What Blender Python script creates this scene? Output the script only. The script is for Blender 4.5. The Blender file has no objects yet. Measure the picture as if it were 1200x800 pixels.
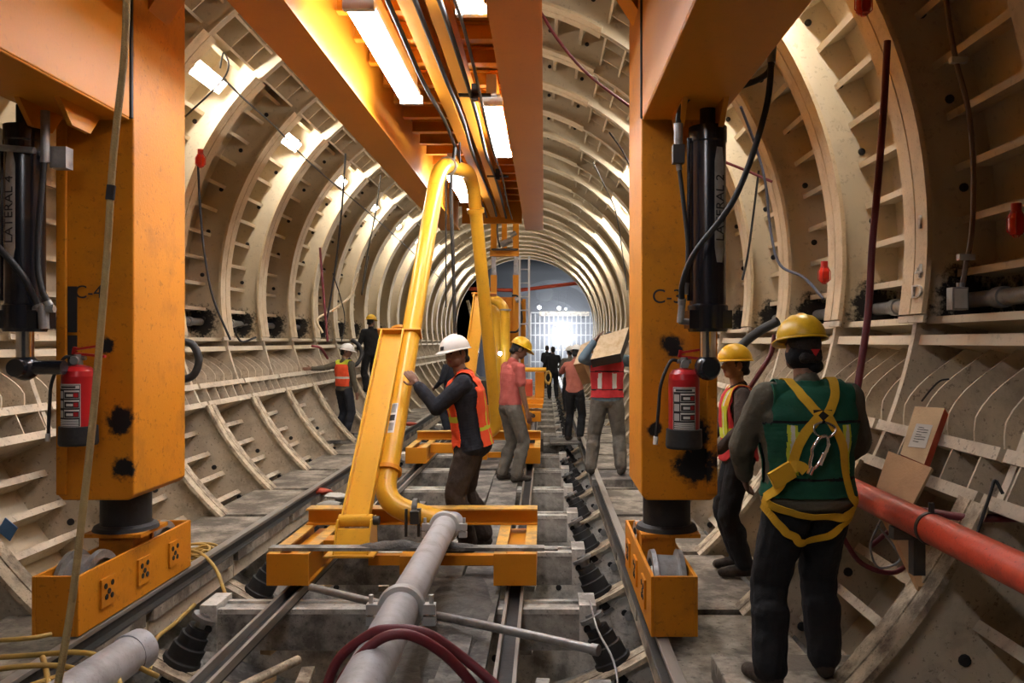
import bpy, math, random
import numpy as np
from mathutils import Vector, Matrix, noise
from mathutils.bvhtree import BVHTree
random.seed(7)
R = math.radians
col = bpy.context.scene.collection
sc = bpy.context.scene

# ------------------------------------------------------------------ camera
CAM = Vector((0, 0, 1.8)); FPX = 970.0; VPX = 638.0        # a level camera looking down the tunnel; the frame sits off-centre (lens shift)
cd = bpy.data.cameras.new('camera'); cam = bpy.data.objects.new('camera', cd); col.objects.link(cam)
cd.sensor_width = 36; cd.lens = 36 * FPX / 1200; cd.clip_end = 300; cd.clip_start = .05
cam.location = CAM; cam.rotation_euler = (R(90), 0, 0); cd.shift_x = -(VPX - 600) / 1200
sc.camera = cam

def at(px, py, Y):
    """the point of the plane y = Y seen at a pixel of the 1200x800 photograph"""
    return Vector(((px - VPX) * Y / FPX, Y, CAM.z + (400 - py) * Y / FPX))

# ------------------------------------------------------------------ materials
MATS = {}
def nodes_of(name):
    m = bpy.data.materials.new(name); m.use_nodes = True
    nt = m.node_tree; b = nt.nodes['Principled BSDF']
    return m, nt, b
def N(nt, t, **kw):
    n = nt.nodes.new(t)
    for k, v in kw.items():
        if k in n.inputs.keys(): n.inputs[k].default_value = v
        else: setattr(n, k, v)
    return n
def ramp(nt, fac, stops):
    r = nt.nodes.new('ShaderNodeValToRGB')
    el = r.color_ramp.elements
    el[0].position, el[0].color = stops[0][0], (*stops[0][1], 1)
    el[1].position, el[1].color = stops[-1][0], (*stops[-1][1], 1)
    for p, c in stops[1:-1]:
        e = el.new(p); e.color = (*c, 1)
    nt.links.new(fac, r.inputs[0]); return r
def mixc(nt, fac, a, b, mode='MIX'):
    m = nt.nodes.new('ShaderNodeMix'); m.data_type = 'RGBA'; m.blend_type = mode
    if isinstance(fac, float): m.inputs[0].default_value = fac
    else: nt.links.new(fac, m.inputs[0])
    for i, v in ((6, a), (7, b)):
        if isinstance(v, tuple): m.inputs[i].default_value = (*v, 1)
        else: nt.links.new(v, m.inputs[i])
    return m.outputs[2]
def paint(name, c, dirt=(.08, .06, .045), amount=.4, scale=3.0, rough=.5, metal=0.0, bump=.1, streak=None, fine=30, spec=.4, speck=0.0):
    """painted or raw surface: a colour, broad tint changes, dirt patches of their own shape and fine grain"""
    m, nt, b = nodes_of(name)
    tc = N(nt, 'ShaderNodeTexCoord')
    src = tc.outputs['Object']
    if streak:
        mp = N(nt, 'ShaderNodeMapping'); mp.inputs['Scale'].default_value = streak
        nt.links.new(src, mp.inputs[0]); src = mp.outputs[0]
    n1 = N(nt, 'ShaderNodeTexNoise', Scale=scale, Detail=6.0, Roughness=.65); nt.links.new(src, n1.inputs['Vector'])
    n2 = N(nt, 'ShaderNodeTexNoise', Scale=fine, Detail=4.0, Roughness=.6); nt.links.new(src, n2.inputs['Vector'])
    n3 = N(nt, 'ShaderNodeTexNoise', Scale=scale * .4, Detail=2.0); nt.links.new(src, n3.inputs['Vector'])
    lo = .62 - amount * .3
    r1 = ramp(nt, n1.outputs[0], [(lo, (0, 0, 0)), (min(.95, lo + .22), (1, 1, 1))])
    c2 = tuple(min(1, v * f) for v, f in zip(c, (.78, .76, .72)))
    base = mixc(nt, n3.outputs[0], c, c2)
    mul = N(nt, 'ShaderNodeMath', operation='MULTIPLY'); nt.links.new(r1.outputs[0], mul.inputs[0]); mul.inputs[1].default_value = min(1, amount * 1.3)
    out = mixc(nt, mul.outputs[0], base, dirt)
    if speck:
        v = N(nt, 'ShaderNodeTexNoise', Scale=scale * 9, Detail=3.0, Roughness=.7); nt.links.new(src, v.inputs['Vector'])
        r2 = ramp(nt, v.outputs[0], [(.60, (0, 0, 0)), (.66, (1, 1, 1))])
        mm = N(nt, 'ShaderNodeMath', operation='MULTIPLY'); nt.links.new(r2.outputs[0], mm.inputs[0]); mm.inputs[1].default_value = speck
        out = mixc(nt, mm.outputs[0], out, tuple(v * .6 for v in dirt))
    nt.links.new(out, b.inputs['Base Color'])
    b.inputs['Roughness'].default_value = rough; b.inputs['Metallic'].default_value = metal
    b.inputs['Specular IOR Level'].default_value = spec
    if bump:
        bp = N(nt, 'ShaderNodeBump', Strength=bump, Distance=.02)
        nt.links.new(n2.outputs[0], bp.inputs['Height']); nt.links.new(bp.outputs[0], b.inputs['Normal'])
    MATS[name] = m; return m
def glow(name, c, s):
    m, nt, b = nodes_of(name)
    b.inputs['Base Color'].default_value = (*c, 1)
    b.inputs['Emission Color'].default_value = (*c, 1); b.inputs['Emission Strength'].default_value = s
    MATS[name] = m; return m

paint('cream', (.70, .60, .44), (.30, .22, .14), .26, 1.6, .55, fine=25, speck=.25)
paint('cream_rib', (.72, .58, .38), (.30, .19, .10), .4, 5.0, .55, fine=40, speck=.35, bump=.15)
paint('cream_low', (.66, .57, .44), (.20, .155, .11), .5, 3.0, .65, fine=22, speck=.6, bump=.25)
paint('low_rib', (.70, .585, .42), (.15, .11, .075), .7, 6.0, .7, fine=30, speck=.6, bump=.35)
paint('floor_steel', (.44, .42, .385), (.10, .09, .08), .8, 3.2, .6, fine=25, speck=.6, bump=.3)
paint('strut_white', (.76, .735, .68), (.13, .115, .10), .65, 4.0, .6, fine=25, speck=.5, bump=.25)
paint('deck', (.36, .33, .29), (.07, .062, .055), .95, 2.4, .75, fine=18, speck=.5, bump=.5)
paint('mud', (.115, .105, .095), (.05, .045, .04), .8, 6.0, .7, fine=14, bump=1.0)
paint('rock', (.012, .012, .014), (.015, .015, .018), .6, 1.0, .9, bump=1.0, fine=3)
paint('orange', (.66, .255, .012), (.20, .07, .012), .14, 2.5, .5, bump=.05, fine=60, speck=.10, spec=.25)
paint('orange_dirty', (.64, .235, .010), (.16, .06, .015), .34, 3.0, .5, bump=.1, fine=50, speck=.35, spec=.25)
paint('pipe_yellow', (.80, .42, .03), (.28, .14, .03), .25, 4.0, .3, bump=.04, fine=60, speck=.2)
paint('grey_pipe', (.50, .51, .545), (.16, .14, .13), .45, 5.0, .4, bump=.06, fine=50, speck=.3)
paint('galv', (.36, .36, .36), (.10, .09, .08), .5, 8.0, .4, .5, bump=.1)
paint('chrome', (.75, .75, .76), (.4, .38, .36), .1, 8.0, .18, 1.0, bump=0)
paint('steel_dark', (.06, .058, .055), (.10, .07, .04), .4, 6.0, .45, .4, bump=.1)
paint('black_gloss', (.012, .013, .018), (.03, .025, .02), .15, 5.0, .22, bump=0, spec=.6)
paint('black', (.018, .017, .018), (.06, .05, .04), .3, 9.0, .6, bump=.1)
paint('rubber', (.02, .02, .021), (.07, .06, .05), .3, 12.0, .55, bump=.1)
paint('red', (.42, .012, .015), (.10, .01, .01), .15, 6.0, .3, bump=0)
paint('red_hose', (.17, .022, .03), (.08, .04, .035), .4, 9.0, .5, bump=.1)
paint('red_pipe', (.62, .075, .035), (.12, .04, .03), .4, 7.0, .38, bump=.06, speck=.5)
paint('wood', (.58, .40, .22), (.30, .17, .08), .4, 4.0, .7, bump=.2, streak=(1, 1, .2))
paint('plywood', (.48, .27, .12), (.25, .12, .05), .4, 3.0, .6, bump=.15, streak=(2, 2, .4))
paint('osb', (.66, .52, .34), (.42, .28, .14), .6, 14.0, .8, bump=.2, fine=60)
paint('edge_red', (.50, .07, .03), (.25, .05, .03), .3, 6.0, .6)
paint('rope', (.52, .38, .17), (.30, .2, .09), .4, 20.0, .9, bump=.5, fine=120)
paint('hose_yellow', (.50, .32, .075), (.18, .12, .05), .45, 9.0, .6, bump=.15)
paint('white_label', (.75, .74, .70), (.4, .38, .35), .3, 20.0, .6, bump=0)
paint('paper', (.62, .58, .52), (.4, .36, .3), .3, 12.0, .8, bump=0)
paint('tape', (.42, .40, .36), (.2, .18, .15), .4, 14.0, .7, bump=.1)
paint('ink', (.03, .028, .03), (.05, .05, .05), .2, 20.0, .8, bump=0)
paint('blue', (.06, .16, .36), (.05, .08, .14), .3, 20.0, .6, bump=0)
paint('wire_blue', (.08, .09, .13), (.05, .05, .06), .3, 12.0, .6, bump=0)
paint('lamp_white', (.8, .8, .78), (.5, .45, .4), .2, 6.0, .5, bump=0)
paint('galv_light', (.55, .55, .54), (.25, .24, .22), .3, 8.0, .45, .2, bump=.05)
paint('concrete', (.13, .13, .15), (.06, .06, .07), .5, 1.0, .9, bump=.4, fine=6)
paint('helmet_yellow', (.78, .46, .015), (.25, .12, .02), .3, 9.0, .35, bump=.03, speck=.25)
paint('helmet_white', (.80, .79, .76), (.4, .36, .3), .2, 9.0, .35, bump=.03)
glow('tube_glow', (1.0, .95, .87), 56.0)
glow('flood_glow', (.88, .93, 1.0), 60.0)
glow('bulb_glow', (.9, .94, 1.0), 8.0)
glow('weld_glow', (.35, .55, 1.0), 40.0)
glow('small_glow', (1.0, .9, .7), 20.0)

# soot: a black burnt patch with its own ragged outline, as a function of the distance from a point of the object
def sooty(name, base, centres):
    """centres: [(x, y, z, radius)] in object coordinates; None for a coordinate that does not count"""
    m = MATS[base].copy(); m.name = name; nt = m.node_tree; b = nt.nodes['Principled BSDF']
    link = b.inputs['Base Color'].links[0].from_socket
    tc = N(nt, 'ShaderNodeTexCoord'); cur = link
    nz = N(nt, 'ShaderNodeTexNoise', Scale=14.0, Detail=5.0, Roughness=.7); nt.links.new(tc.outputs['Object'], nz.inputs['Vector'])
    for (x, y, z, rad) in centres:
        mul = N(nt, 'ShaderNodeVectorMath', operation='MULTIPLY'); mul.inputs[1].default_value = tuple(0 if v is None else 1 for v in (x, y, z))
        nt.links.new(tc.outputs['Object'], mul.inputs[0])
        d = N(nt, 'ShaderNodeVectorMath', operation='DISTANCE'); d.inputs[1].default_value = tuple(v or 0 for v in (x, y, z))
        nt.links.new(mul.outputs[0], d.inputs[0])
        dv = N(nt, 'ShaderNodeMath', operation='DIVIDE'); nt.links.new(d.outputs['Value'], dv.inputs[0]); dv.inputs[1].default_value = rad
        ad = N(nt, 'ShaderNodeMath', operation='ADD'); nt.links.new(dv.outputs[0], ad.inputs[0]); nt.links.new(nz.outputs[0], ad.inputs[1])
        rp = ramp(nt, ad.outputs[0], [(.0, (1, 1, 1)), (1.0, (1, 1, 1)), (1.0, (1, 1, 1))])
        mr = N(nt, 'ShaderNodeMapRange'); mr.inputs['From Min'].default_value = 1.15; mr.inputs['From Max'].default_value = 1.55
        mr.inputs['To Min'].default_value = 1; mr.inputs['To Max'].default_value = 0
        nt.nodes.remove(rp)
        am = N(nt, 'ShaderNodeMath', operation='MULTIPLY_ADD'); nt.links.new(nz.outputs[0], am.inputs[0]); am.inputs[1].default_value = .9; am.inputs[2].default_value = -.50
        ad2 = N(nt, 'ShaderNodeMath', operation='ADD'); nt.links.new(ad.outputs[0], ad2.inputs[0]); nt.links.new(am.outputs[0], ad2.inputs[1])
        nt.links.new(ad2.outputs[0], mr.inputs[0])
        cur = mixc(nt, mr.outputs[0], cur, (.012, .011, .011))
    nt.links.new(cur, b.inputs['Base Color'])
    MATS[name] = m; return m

# ------------------------------------------------------------------ mesh building
WORLD = {}          # object name -> world origin (nothing here but people is rotated)
class MB:
    def __init__(s): s.v = []; s.f = []; s.m = []; s.s = []
    def add(s, vs, fs, mat=0, smooth=False):
        o = len(s.v); s.v += [tuple(v) for v in vs]
        for f in fs: s.f.append(tuple(i + o for i in f)); s.m.append(mat); s.s.append(smooth)
    def hexa(s, p, mat=0):      # p: 4 bottom + 4 top, both counter clockwise seen from above
        s.add(p, [(3, 2, 1, 0), (4, 5, 6, 7), (0, 1, 5, 4), (1, 2, 6, 5), (2, 3, 7, 6), (3, 0, 4, 7)], mat)
    def box(s, x0, x1, y0, y1, z0, z1, mat=0):
        s.hexa([(x0, y0, z0), (x1, y0, z0), (x1, y1, z0), (x0, y1, z0), (x0, y0, z1), (x1, y0, z1), (x1, y1, z1), (x0, y1, z1)], mat)
    def obox(s, c, ax, ay, az, mat=0):      # centre and three half-axes
        c, ax, ay, az = map(Vector, (c, ax, ay, az))
        s.hexa([c - ax - ay - az, c + ax - ay - az, c + ax + ay - az, c - ax + ay - az, c - ax - ay + az, c + ax - ay + az, c + ax + ay + az, c - ax + ay + az], mat)
    def bar(s, p, q, w, h, up=(0, 0, 1), mat=0):    # a bar from p to q, w wide and h high
        p, q, up = Vector(p), Vector(q), Vector(up); d = (q - p); L = d.length; d.normalize()
        x = d.cross(up).normalized(); z = x.cross(d).normalized()
        s.obox((p + q) / 2, x * w / 2, d * L / 2, z * h / 2, mat)
    def prism(s, pts, a, mat=0):            # closed polygon (list of 3-D points) swept by the vector a
        n = len(pts); pts = [Vector(p) for p in pts]; a = Vector(a)
        nrm = Vector((0, 0, 0))
        for i in range(n): nrm += pts[i].cross(pts[(i + 1) % n])
        if nrm.dot(a) > 0: pts = pts[::-1]
        s.add(pts + [p + a for p in pts], [tuple(range(n)), tuple(range(2 * n - 1, n - 1, -1))] + [(i, i + n, (i + 1) % n + n, (i + 1) % n) for i in range(n)], mat)
    def tube(s, path, r, seg=12, mat=0, caps=True, r2=None, smooth=True):
        path = [Vector(p) for p in path]; n = len(path); rs = r if isinstance(r, (list, tuple)) else [r + ((r2 - r) * i / (n - 1) if r2 is not None else 0) for i in range(n)]
        t0 = (path[1] - path[0]).normalized(); u = t0.orthogonal().normalized(); rings = []; vs = []
        for i in range(n):
            if i == 0: t = path[1] - path[0]
            elif i == n - 1: t = path[-1] - path[-2]
            else: t = (path[i + 1] - path[i]).normalized() + (path[i] - path[i - 1]).normalized()
            if t.length < 1e-9: t = t0
            t = t.normalized(); u = (u - t * u.dot(t))
            u = u.normalized() if u.length > 1e-6 else t.orthogonal().normalized()
            w = t.cross(u)
            for k in range(seg):
                a = 2 * math.pi * k / seg; vs.append(path[i] + (u * math.cos(a) + w * math.sin(a)) * rs[i])
        fs = [(i * seg + k, i * seg + (k + 1) % seg, (i + 1) * seg + (k + 1) % seg, (i + 1) * seg + k) for i in range(n - 1) for k in range(seg)]
        s.add(vs, fs, mat, smooth)
        if caps:
            s.add(vs[:seg], [tuple(range(seg - 1, -1, -1))], mat); s.add(vs[-seg:], [tuple(range(seg))], mat)
    def cyl(s, p, q, r, r2=None, seg=16, mat=0, caps=True): s.tube([p, q], r, seg, mat, caps, r2)
    def lathe(s, prof, c=(0, 0, 0), axis=(0, 0, 1), seg=20, mat=0, smooth=True):    # prof: [(radius, distance along axis)]
        c, axis = Vector(c), Vector(axis).normalized(); u = axis.orthogonal().normalized(); w = axis.cross(u); vs = []
        for (r, h) in prof:
            for k in range(seg):
                a = 2 * math.pi * k / seg; vs.append(c + axis * h + (u * math.cos(a) + w * math.sin(a)) * max(r, 1e-4))
        n = len(prof)
        for i in range(n - 1):          # every band has its own vertices, so edges stay crisp where the profile turns hard
            s.add(vs[i * seg:(i + 2) * seg], [(k, (k + 1) % seg, seg + (k + 1) % seg, seg + k) for k in range(seg)], mat, smooth)
        s.add(vs[:seg], [tuple(range(seg - 1, -1, -1))], mat); s.add(vs[-seg:], [tuple(range(seg))], mat)
    def ball(s, c, r, mat=0, seg=14, rings=9):
        c = Vector(c); rx, ry, rz = r if isinstance(r, (tuple, list)) else (r, r, r); vs = []
        for i in range(rings + 1):
            t = math.pi * i / rings
            for k in range(seg):
                a = 2 * math.pi * k / seg; vs.append(c + Vector((rx * math.sin(t) * math.cos(a), ry * math.sin(t) * math.sin(a), -rz * math.cos(t))))
        s.add(vs, [(i * seg + k, i * seg + (k + 1) % seg, (i + 1) * seg + (k + 1) % seg, (i + 1) * seg + k) for i in range(rings) for k in range(seg)], mat, True)
    def mesh(s, name, mats, origin=(0, 0, 0)):
        o = Vector(origin); me = bpy.data.meshes.new(name)
        me.from_pydata([(v[0] - o.x, v[1] - o.y, v[2] - o.z) for v in s.v], [], s.f)
        for m in (mats if isinstance(mats, (list, tuple)) else [mats]): me.materials.append(MATS[m])
        me.polygons.foreach_set('material_index', s.m); me.polygons.foreach_set('use_smooth', s.s); me.update()
        return me
    def build(s, name, mats, parent=None, origin=None, bevel=0, **tags):
        """ONE mesh object; a part sits in its parent's frame, a thing gets its own origin"""
        w = WORLD[parent.name] if parent else Vector(origin if origin is not None else (0, 0, 0))
        o = bpy.data.objects.new(name, s.mesh(name, mats, w)); col.objects.link(o)
        if parent: o.parent = parent
        else: o.location = w
        WORLD[o.name] = Vector(w)
        if bevel:
            b = o.modifiers.new('bevel', 'BEVEL'); b.width = bevel; b.segments = 2; b.limit_method = 'ANGLE'; b.angle_limit = R(40)
        for k, v in tags.items(): o[k] = v
        return o

def thing(name, label, cat, loc=(0, 0, 0), group=None):
    o = bpy.data.objects.new(name, None); col.objects.link(o); o.location = loc; o.empty_display_size = .1
    WORLD[o.name] = Vector(loc); o['label'] = label; o['category'] = cat
    if group: o['group'] = group
    return o
def tag(o, label, cat, group=None):
    o['label'] = label; o['category'] = cat
    if group: o['group'] = group
    return o
def dup(o, loc, label=None, group=None):
    def cp(s, par):
        c = s.copy(); col.objects.link(c)
        if par: c.parent = par
        for ch in list(s.children): cp(ch, c)
        return c
    r = cp(o, None); r.location = loc; WORLD[r.name] = Vector(loc)
    if label: r['label'] = label
    if group: r['group'] = group
    return r
def spline(pts, n=8):
    """Catmull-Rom through the points"""
    P_ = [Vector(p) for p in pts]; P_ = [P_[0] * 2 - P_[1]] + P_ + [P_[-1] * 2 - P_[-2]]; out = []
    for i in range(1, len(P_) - 2):
        a, b, c, d = P_[i - 1:i + 3]
        for k in range(n):
            t = k / n; out.append(.5 * ((2 * b) + (c - a) * t + (2 * a - 5 * b + 4 * c - d) * t * t + (3 * b - a - 3 * c + d) * t ** 3))
    out.append(P_[-2]); return out
def text(name, body, loc, size, rot, mat, parent=None, extrude=.001):
    """raised lettering, turned into a mesh"""
    cu = bpy.data.curves.new(name, 'FONT'); cu.body = body; cu.size = size; cu.extrude = extrude; cu.align_x = 'CENTER'; cu.align_y = 'CENTER'
    t = bpy.data.objects.new('tmp', cu); col.objects.link(t); bpy.context.view_layer.update()
    me = bpy.data.meshes.new_from_object(t.evaluated_get(bpy.context.evaluated_depsgraph_get())); bpy.data.objects.remove(t); bpy.data.curves.remove(cu)
    me.materials.clear(); me.materials.append(MATS[mat])
    o = bpy.data.objects.new(name, me); col.objects.link(o)
    w = WORLD[parent.name] if parent else Vector((0, 0, 0))
    o.parent = parent; o.location = Vector(loc) - w; o.rotation_euler = rot; WORLD[o.name] = Vector(loc)
    return o
# ------------------------------------------------------------------ the setting: a tunnel lining formwork, ring after ring
CX, ZC = -1.05, 2.55        # tunnel axis
RI, RS = 3.65, 4.20         # inner face of the rib flanges, outer steel skin
Y0, DY = 5.8, 1.6
K0, K1 = -5, 24
YA, YB = Y0 + (K0 - .5) * DY, Y0 + K1 * DY
def P(r, th, y): return Vector((CX + r * math.cos(R(th)), y, ZC + r * math.sin(R(th))))
def arc(mb, r0, r1, t0, t1, y0, y1, step=3.0, mat=0):
    n = max(1, round(abs(t1 - t0) / step)); vs = []
    for i in range(n + 1):
        t = t0 + (t1 - t0) * i / n
        vs += [P(r0, t, y0), P(r1, t, y0), P(r1, t, y1), P(r0, t, y1)]
    fs = []
    for i in range(n):
        a, b = i * 4, (i + 1) * 4
        for k in range(4):
            q = (a + k, b + k, b + (k + 1) % 4, a + (k + 1) % 4)
            fs.append(q if t1 > t0 else q[::-1])
    fs += [(0, 1, 2, 3) if t1 > t0 else (3, 2, 1, 0), tuple(reversed([n * 4 + k for k in range(4)])) if t1 > t0 else tuple(n * 4 + k for k in range(4))]
    mb.add(vs, fs, mat)
def M_(th, s): return th if s > 0 else 180 - th     # mirror an angle to the left wall

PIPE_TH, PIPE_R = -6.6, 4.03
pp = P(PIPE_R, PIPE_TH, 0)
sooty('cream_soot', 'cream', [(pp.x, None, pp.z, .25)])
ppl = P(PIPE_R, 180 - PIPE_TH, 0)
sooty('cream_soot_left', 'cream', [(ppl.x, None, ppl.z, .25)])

TH_J0, TH_J1 = 45.0, 61.0
def shelf(mb, th, y0, y1, depth, lip, s, mat=0, r_out=RS):
    """an angle-section stiffener running from rib to rib"""
    t = M_(th, s); dt = .35 if s > 0 else -.35
    vs = []
    arc(mb, r_out - depth, r_out, t - dt * .25, t + dt * .25, y0, y1, 9, mat)
    dl = math.degrees(lip / (r_out - depth)) / 2
    arc(mb, r_out - depth - .012, r_out - depth, t - dl, t + dl, y0, y1, 9, mat)

def rib_mesh(name, t0, t1, r_in, r_out, fw, mats, bolts, gap=.008, web=True, bolt_r=None, lift=.012):
    """two flanges side by side with a joint line between them, on a pair of webs"""
    mb = MB()
    arc(mb, r_in, r_in + .035, t0, t1, -fw / 2, -gap, 2.5, 0)
    arc(mb, r_in, r_in + .035, t0, t1, gap, fw / 2, 2.5, 0)
    arc(mb, r_in + .035, r_out, t0, t1, -.03, .03, 2.5, 1)
    br = bolt_r or (r_in + r_out) / 2 + .06
    n = int(abs(t1 - t0) / bolts)
    for i in range(n):
        t = t0 + (t1 - t0) * (i + .5) / n
        for sgn in (-1, 1):
            c = P(br, t, sgn * .03)
            mb.lathe([(.032, 0), (.03, .014), (.02, .018)], c, (0, sgn, 0), 10, 2)
    return mb.mesh(name, mats)

def build_wall(name, s):
    mb = MB(); TH_BOT = -8.8 if s > 0 else -10.6
    arc(mb, RS, RS + .05, M_(-50, s), M_(TH_J0, s), YA, YB, 3)
    for k in range(K0, K1):
        y0, y1 = Y0 + k * DY + .03, Y0 + (k + 1) * DY - .03
        if k == K0: y0 = YA
        th = -4.0
        while th < TH_J0 - 1:
            shelf(mb, th, y0, y1, .25, .05, s); th += 5.3
        # ledge over and under the pipe pocket, the horizontal joint of the two formwork parts
        shelf(mb, TH_BOT - .4, y0, y1, .42, .05, s)
        shelf(mb, TH_BOT - 2.6, y0, y1, .45, .07, s)
        arc(mb, 3.66, RS, M_(-21.2, s), M_(-21.7, s), y0, y1, 2, 2)
        arc(mb, 3.62, 3.66, M_(-20.9, s), M_(-22.0, s), y0, y1, 2, 2)
        arc(mb, 3.60, 3.64, M_(-24.9, s), M_(-26.0, s), y0, y1, 2, 2)
        arc(mb, 3.64, RS, M_(-25.4, s), M_(-25.8, s), y0, y1, 2, 2)
        n = 5
        for i in range(n):      # curved gussets that stand on the lower ledge
            y = y0 + (y1 - y0) * (i + .5) / n; pts = []
            for q in range(9):
                f = q / 8; t = TH_BOT - 2.8 - (18.2 + TH_BOT) * f
                pts.append(P(3.99 - .30 * math.sin(min(1, f * 1.25) * math.pi / 2) + .05 * max(0, f - .8) * 5, M_(t, s), y))
            pts += [P(RS, M_(-21.0, s), y), P(RS, M_(TH_BOT - 2.8, s), y)]
            mb.prism(pts, (0, .015, 0), 2)
            pts = [P(3.63, M_(-22, s), y), P(3.63, M_(-25, s), y), P(RS, M_(-25, s), y), P(RS, M_(-22, s), y)]
            mb.prism(pts, (0, .015, 0), 2)
        # lower shelves
        for i, th in enumerate((-29.5, -34.0, -38.5, -43.0)):
            shelf(mb, th, y0, y1, .30, .06, s, 2)
        # sleeve pocket behind the pipe is black with soot through its material
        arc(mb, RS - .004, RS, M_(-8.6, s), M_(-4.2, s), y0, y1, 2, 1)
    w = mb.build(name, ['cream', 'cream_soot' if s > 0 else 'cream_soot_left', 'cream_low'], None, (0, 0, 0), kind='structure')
    up = rib_mesh('arch_rib', M_(TH_BOT, s), M_(TH_J0, s), RI, RS, .36, ['cream_rib', 'cream_soot' if s > 0 else 'cream_soot_left', 'black'], 8.5)
    mid = MB()
    arc(mid, 3.70, RS, M_(-25.8, s), M_(TH_BOT - .3, s), -.03, .03, 2.5, 0)
    arc(mid, RI + .01, RI + .035, M_(TH_BOT - .15, s), M_(TH_BOT - .9, s), -.2, .2, 1, 0)
    mid = mid.mesh('joint_plate', ['cream_low'])
    low = rib_mesh('lower_rib', M_(-25.8, s), M_(-47.5, s), 3.57, RS, .25, ['low_rib', 'cream_low', 'black'], 7)
    for k in range(K0, K1 + 1):
        for nm, me in (('arch_rib', up), ('joint_plate', mid), ('lower_rib', low)):
            o = bpy.data.objects.new(nm, me); col.objects.link(o); o.parent = w; o.location = (0, Y0 + k * DY, 0)
    return w
wall_r = build_wall('wall_right', 1)
build_wall('wall_left', -1)

mb = MB()       # ceiling: crown panels and the joint bands beside them
arc(mb, RS, RS + .05, TH_J0, 180 - TH_J0, YA, YB, 3)
for k in range(K0, K1):
    y0, y1 = Y0 + k * DY + .03, Y0 + (k + 1) * DY - .03
    for s in (1, -1):
        for t in (TH_J0 + .5, TH_J0 + 5.3, TH_J1 - 5.3, TH_J1 - .5):
            arc(mb, RI + .16, RS, M_(t - .10, s), M_(t + .10, s), y0, y1, 9)
            arc(mb, RI + .145, RI + .16, M_(t - .22, s), M_(t + .22, s), y0, y1, 9)
        for i in range(3):
            y = y0 + (y1 - y0) * (i + .5) / 3
            arc(mb, RI + .16, RS, M_(TH_J0 + .6, s), M_(TH_J1 - .6, s), y - .012, y + .012, 4)
    th = TH_J1 + 5.5
    while th < 180 - TH_J1 - 4:
        shelf(mb, th, y0, y1, .25, .05, 1); th += 5.5
ceil_o = mb.build('ceiling', ['cream'], None, (0, 0, 0), kind='structure')
top = rib_mesh('crown_rib', TH_J1, 180 - TH_J1, RI, RS, .36, ['cream_rib', 'cream', 'black'], 8.0)
jm = MB()
for s in (1, -1): arc(jm, RI + .0, RS, M_(TH_J0, s), M_(TH_J1, s), -.03, .03, 3); arc(jm, RI + .0, RI + .02, M_(TH_J0, s), M_(TH_J1, s), -.055, .055, 3)
jm = jm.mesh('joint_web', ['cream'])
for k in range(K0, K1 + 1):
    for nm, me in (('crown_rib', top), ('joint_web', jm)):
        o = bpy.data.objects.new(nm, me); col.objects.link(o); o.parent = ceil_o; o.location = (0, Y0 + k * DY, 0)

paint('ledge', (.44, .39, .32), (.10, .08, .06), .95, 2.6, .75, fine=20, speck=.7, bump=.4)
# floor: the invert trough and the ledges that carry the outer rails
mb = MB()
arc(mb, 3.95, 4.0, -135, -45, YA, YB, 3)
for s in (1, -1):
    for k in range(K0, K1):
        y0, y1 = Y0 + k * DY + .01, Y0 + (k + 1) * DY - .01
        xa, xb = CX + s * 1.69, CX + s * 2.62
        mb.box(min(xa, xb), max(xa, xb), y0, y1 - .1, -.16, -.08, 2)
        xe = CX + s * 1.73
        mb.box(min(xe, xe + s * .03), max(xe, xe + s * .03), y0, y1, -.30, -.16, 1)
floor_o = mb.build('floor', ['floor_steel', 'cream_low', 'ledge'], None, (0, 0, 0), kind='structure')
inv = rib_mesh('invert_rib', -124, -56, 3.40, 3.95, .22, ['low_rib', 'strut_white', 'black'], 9, bolt_r=3.62)
bs = MB()       # round bosses with a bolt on the webs beside the jacks
for s in (1, -1):
    c = P(3.66, -90 + s * 29.5, -.03); bs.lathe([(.05, 0), (.17, 0), (.165, .012), (.05, .014)], c, (0, -1, 0), 24); bs.lathe([(.045, .01), (.04, .045), (.015, .05)], c, (0, -1, 0), 10, 1)
bs = bs.mesh('web_boss', ['strut_white', 'galv'])
for k in range(K0, K1 + 1):
    o = bpy.data.objects.new('invert_rib', inv); col.objects.link(o); o.parent = floor_o; o.location = (0, Y0 + k * DY, 0)
    o = bpy.data.objects.new('web_boss', bs); col.objects.link(o); o.parent = floor_o; o.location = (0, Y0 + k * DY, 0)

# the dark chamber beyond the last ring and the end behind the camera
mb = MB()
mb.box(-16, 14, 95, 95.5, -4, 12); mb.box(-16, -15.5, YB, 95, -4, 12); mb.box(13.5, 14, YB, 95, -4, 12)
mb.box(-16, 14, YB, 95, 11.5, 12); mb.box(-16, 14, YB, 95, -1.4, -1.2)
n = 40
for i in range(n):      # the face around the end of the formwork
    t0, t1 = 360 * i / n, 360 * (i + 1) / n
    a, b = P(4.25, t0, YB), P(4.25, t1, YB); c, d = P(13, t1, YB), P(13, t0, YB)
    mb.prism([a, b, c, d], (0, .3, 0))
mb.build('wall_far', ['rock'], None, (0, 0, 0), kind='structure')
mb = MB(); arc(mb, 0, 4.3, 0, 360, YA - .2, YA - .1, 6); mb.build('wall_back', ['rock'], None, (0, 0, 0), kind='structure')

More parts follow.
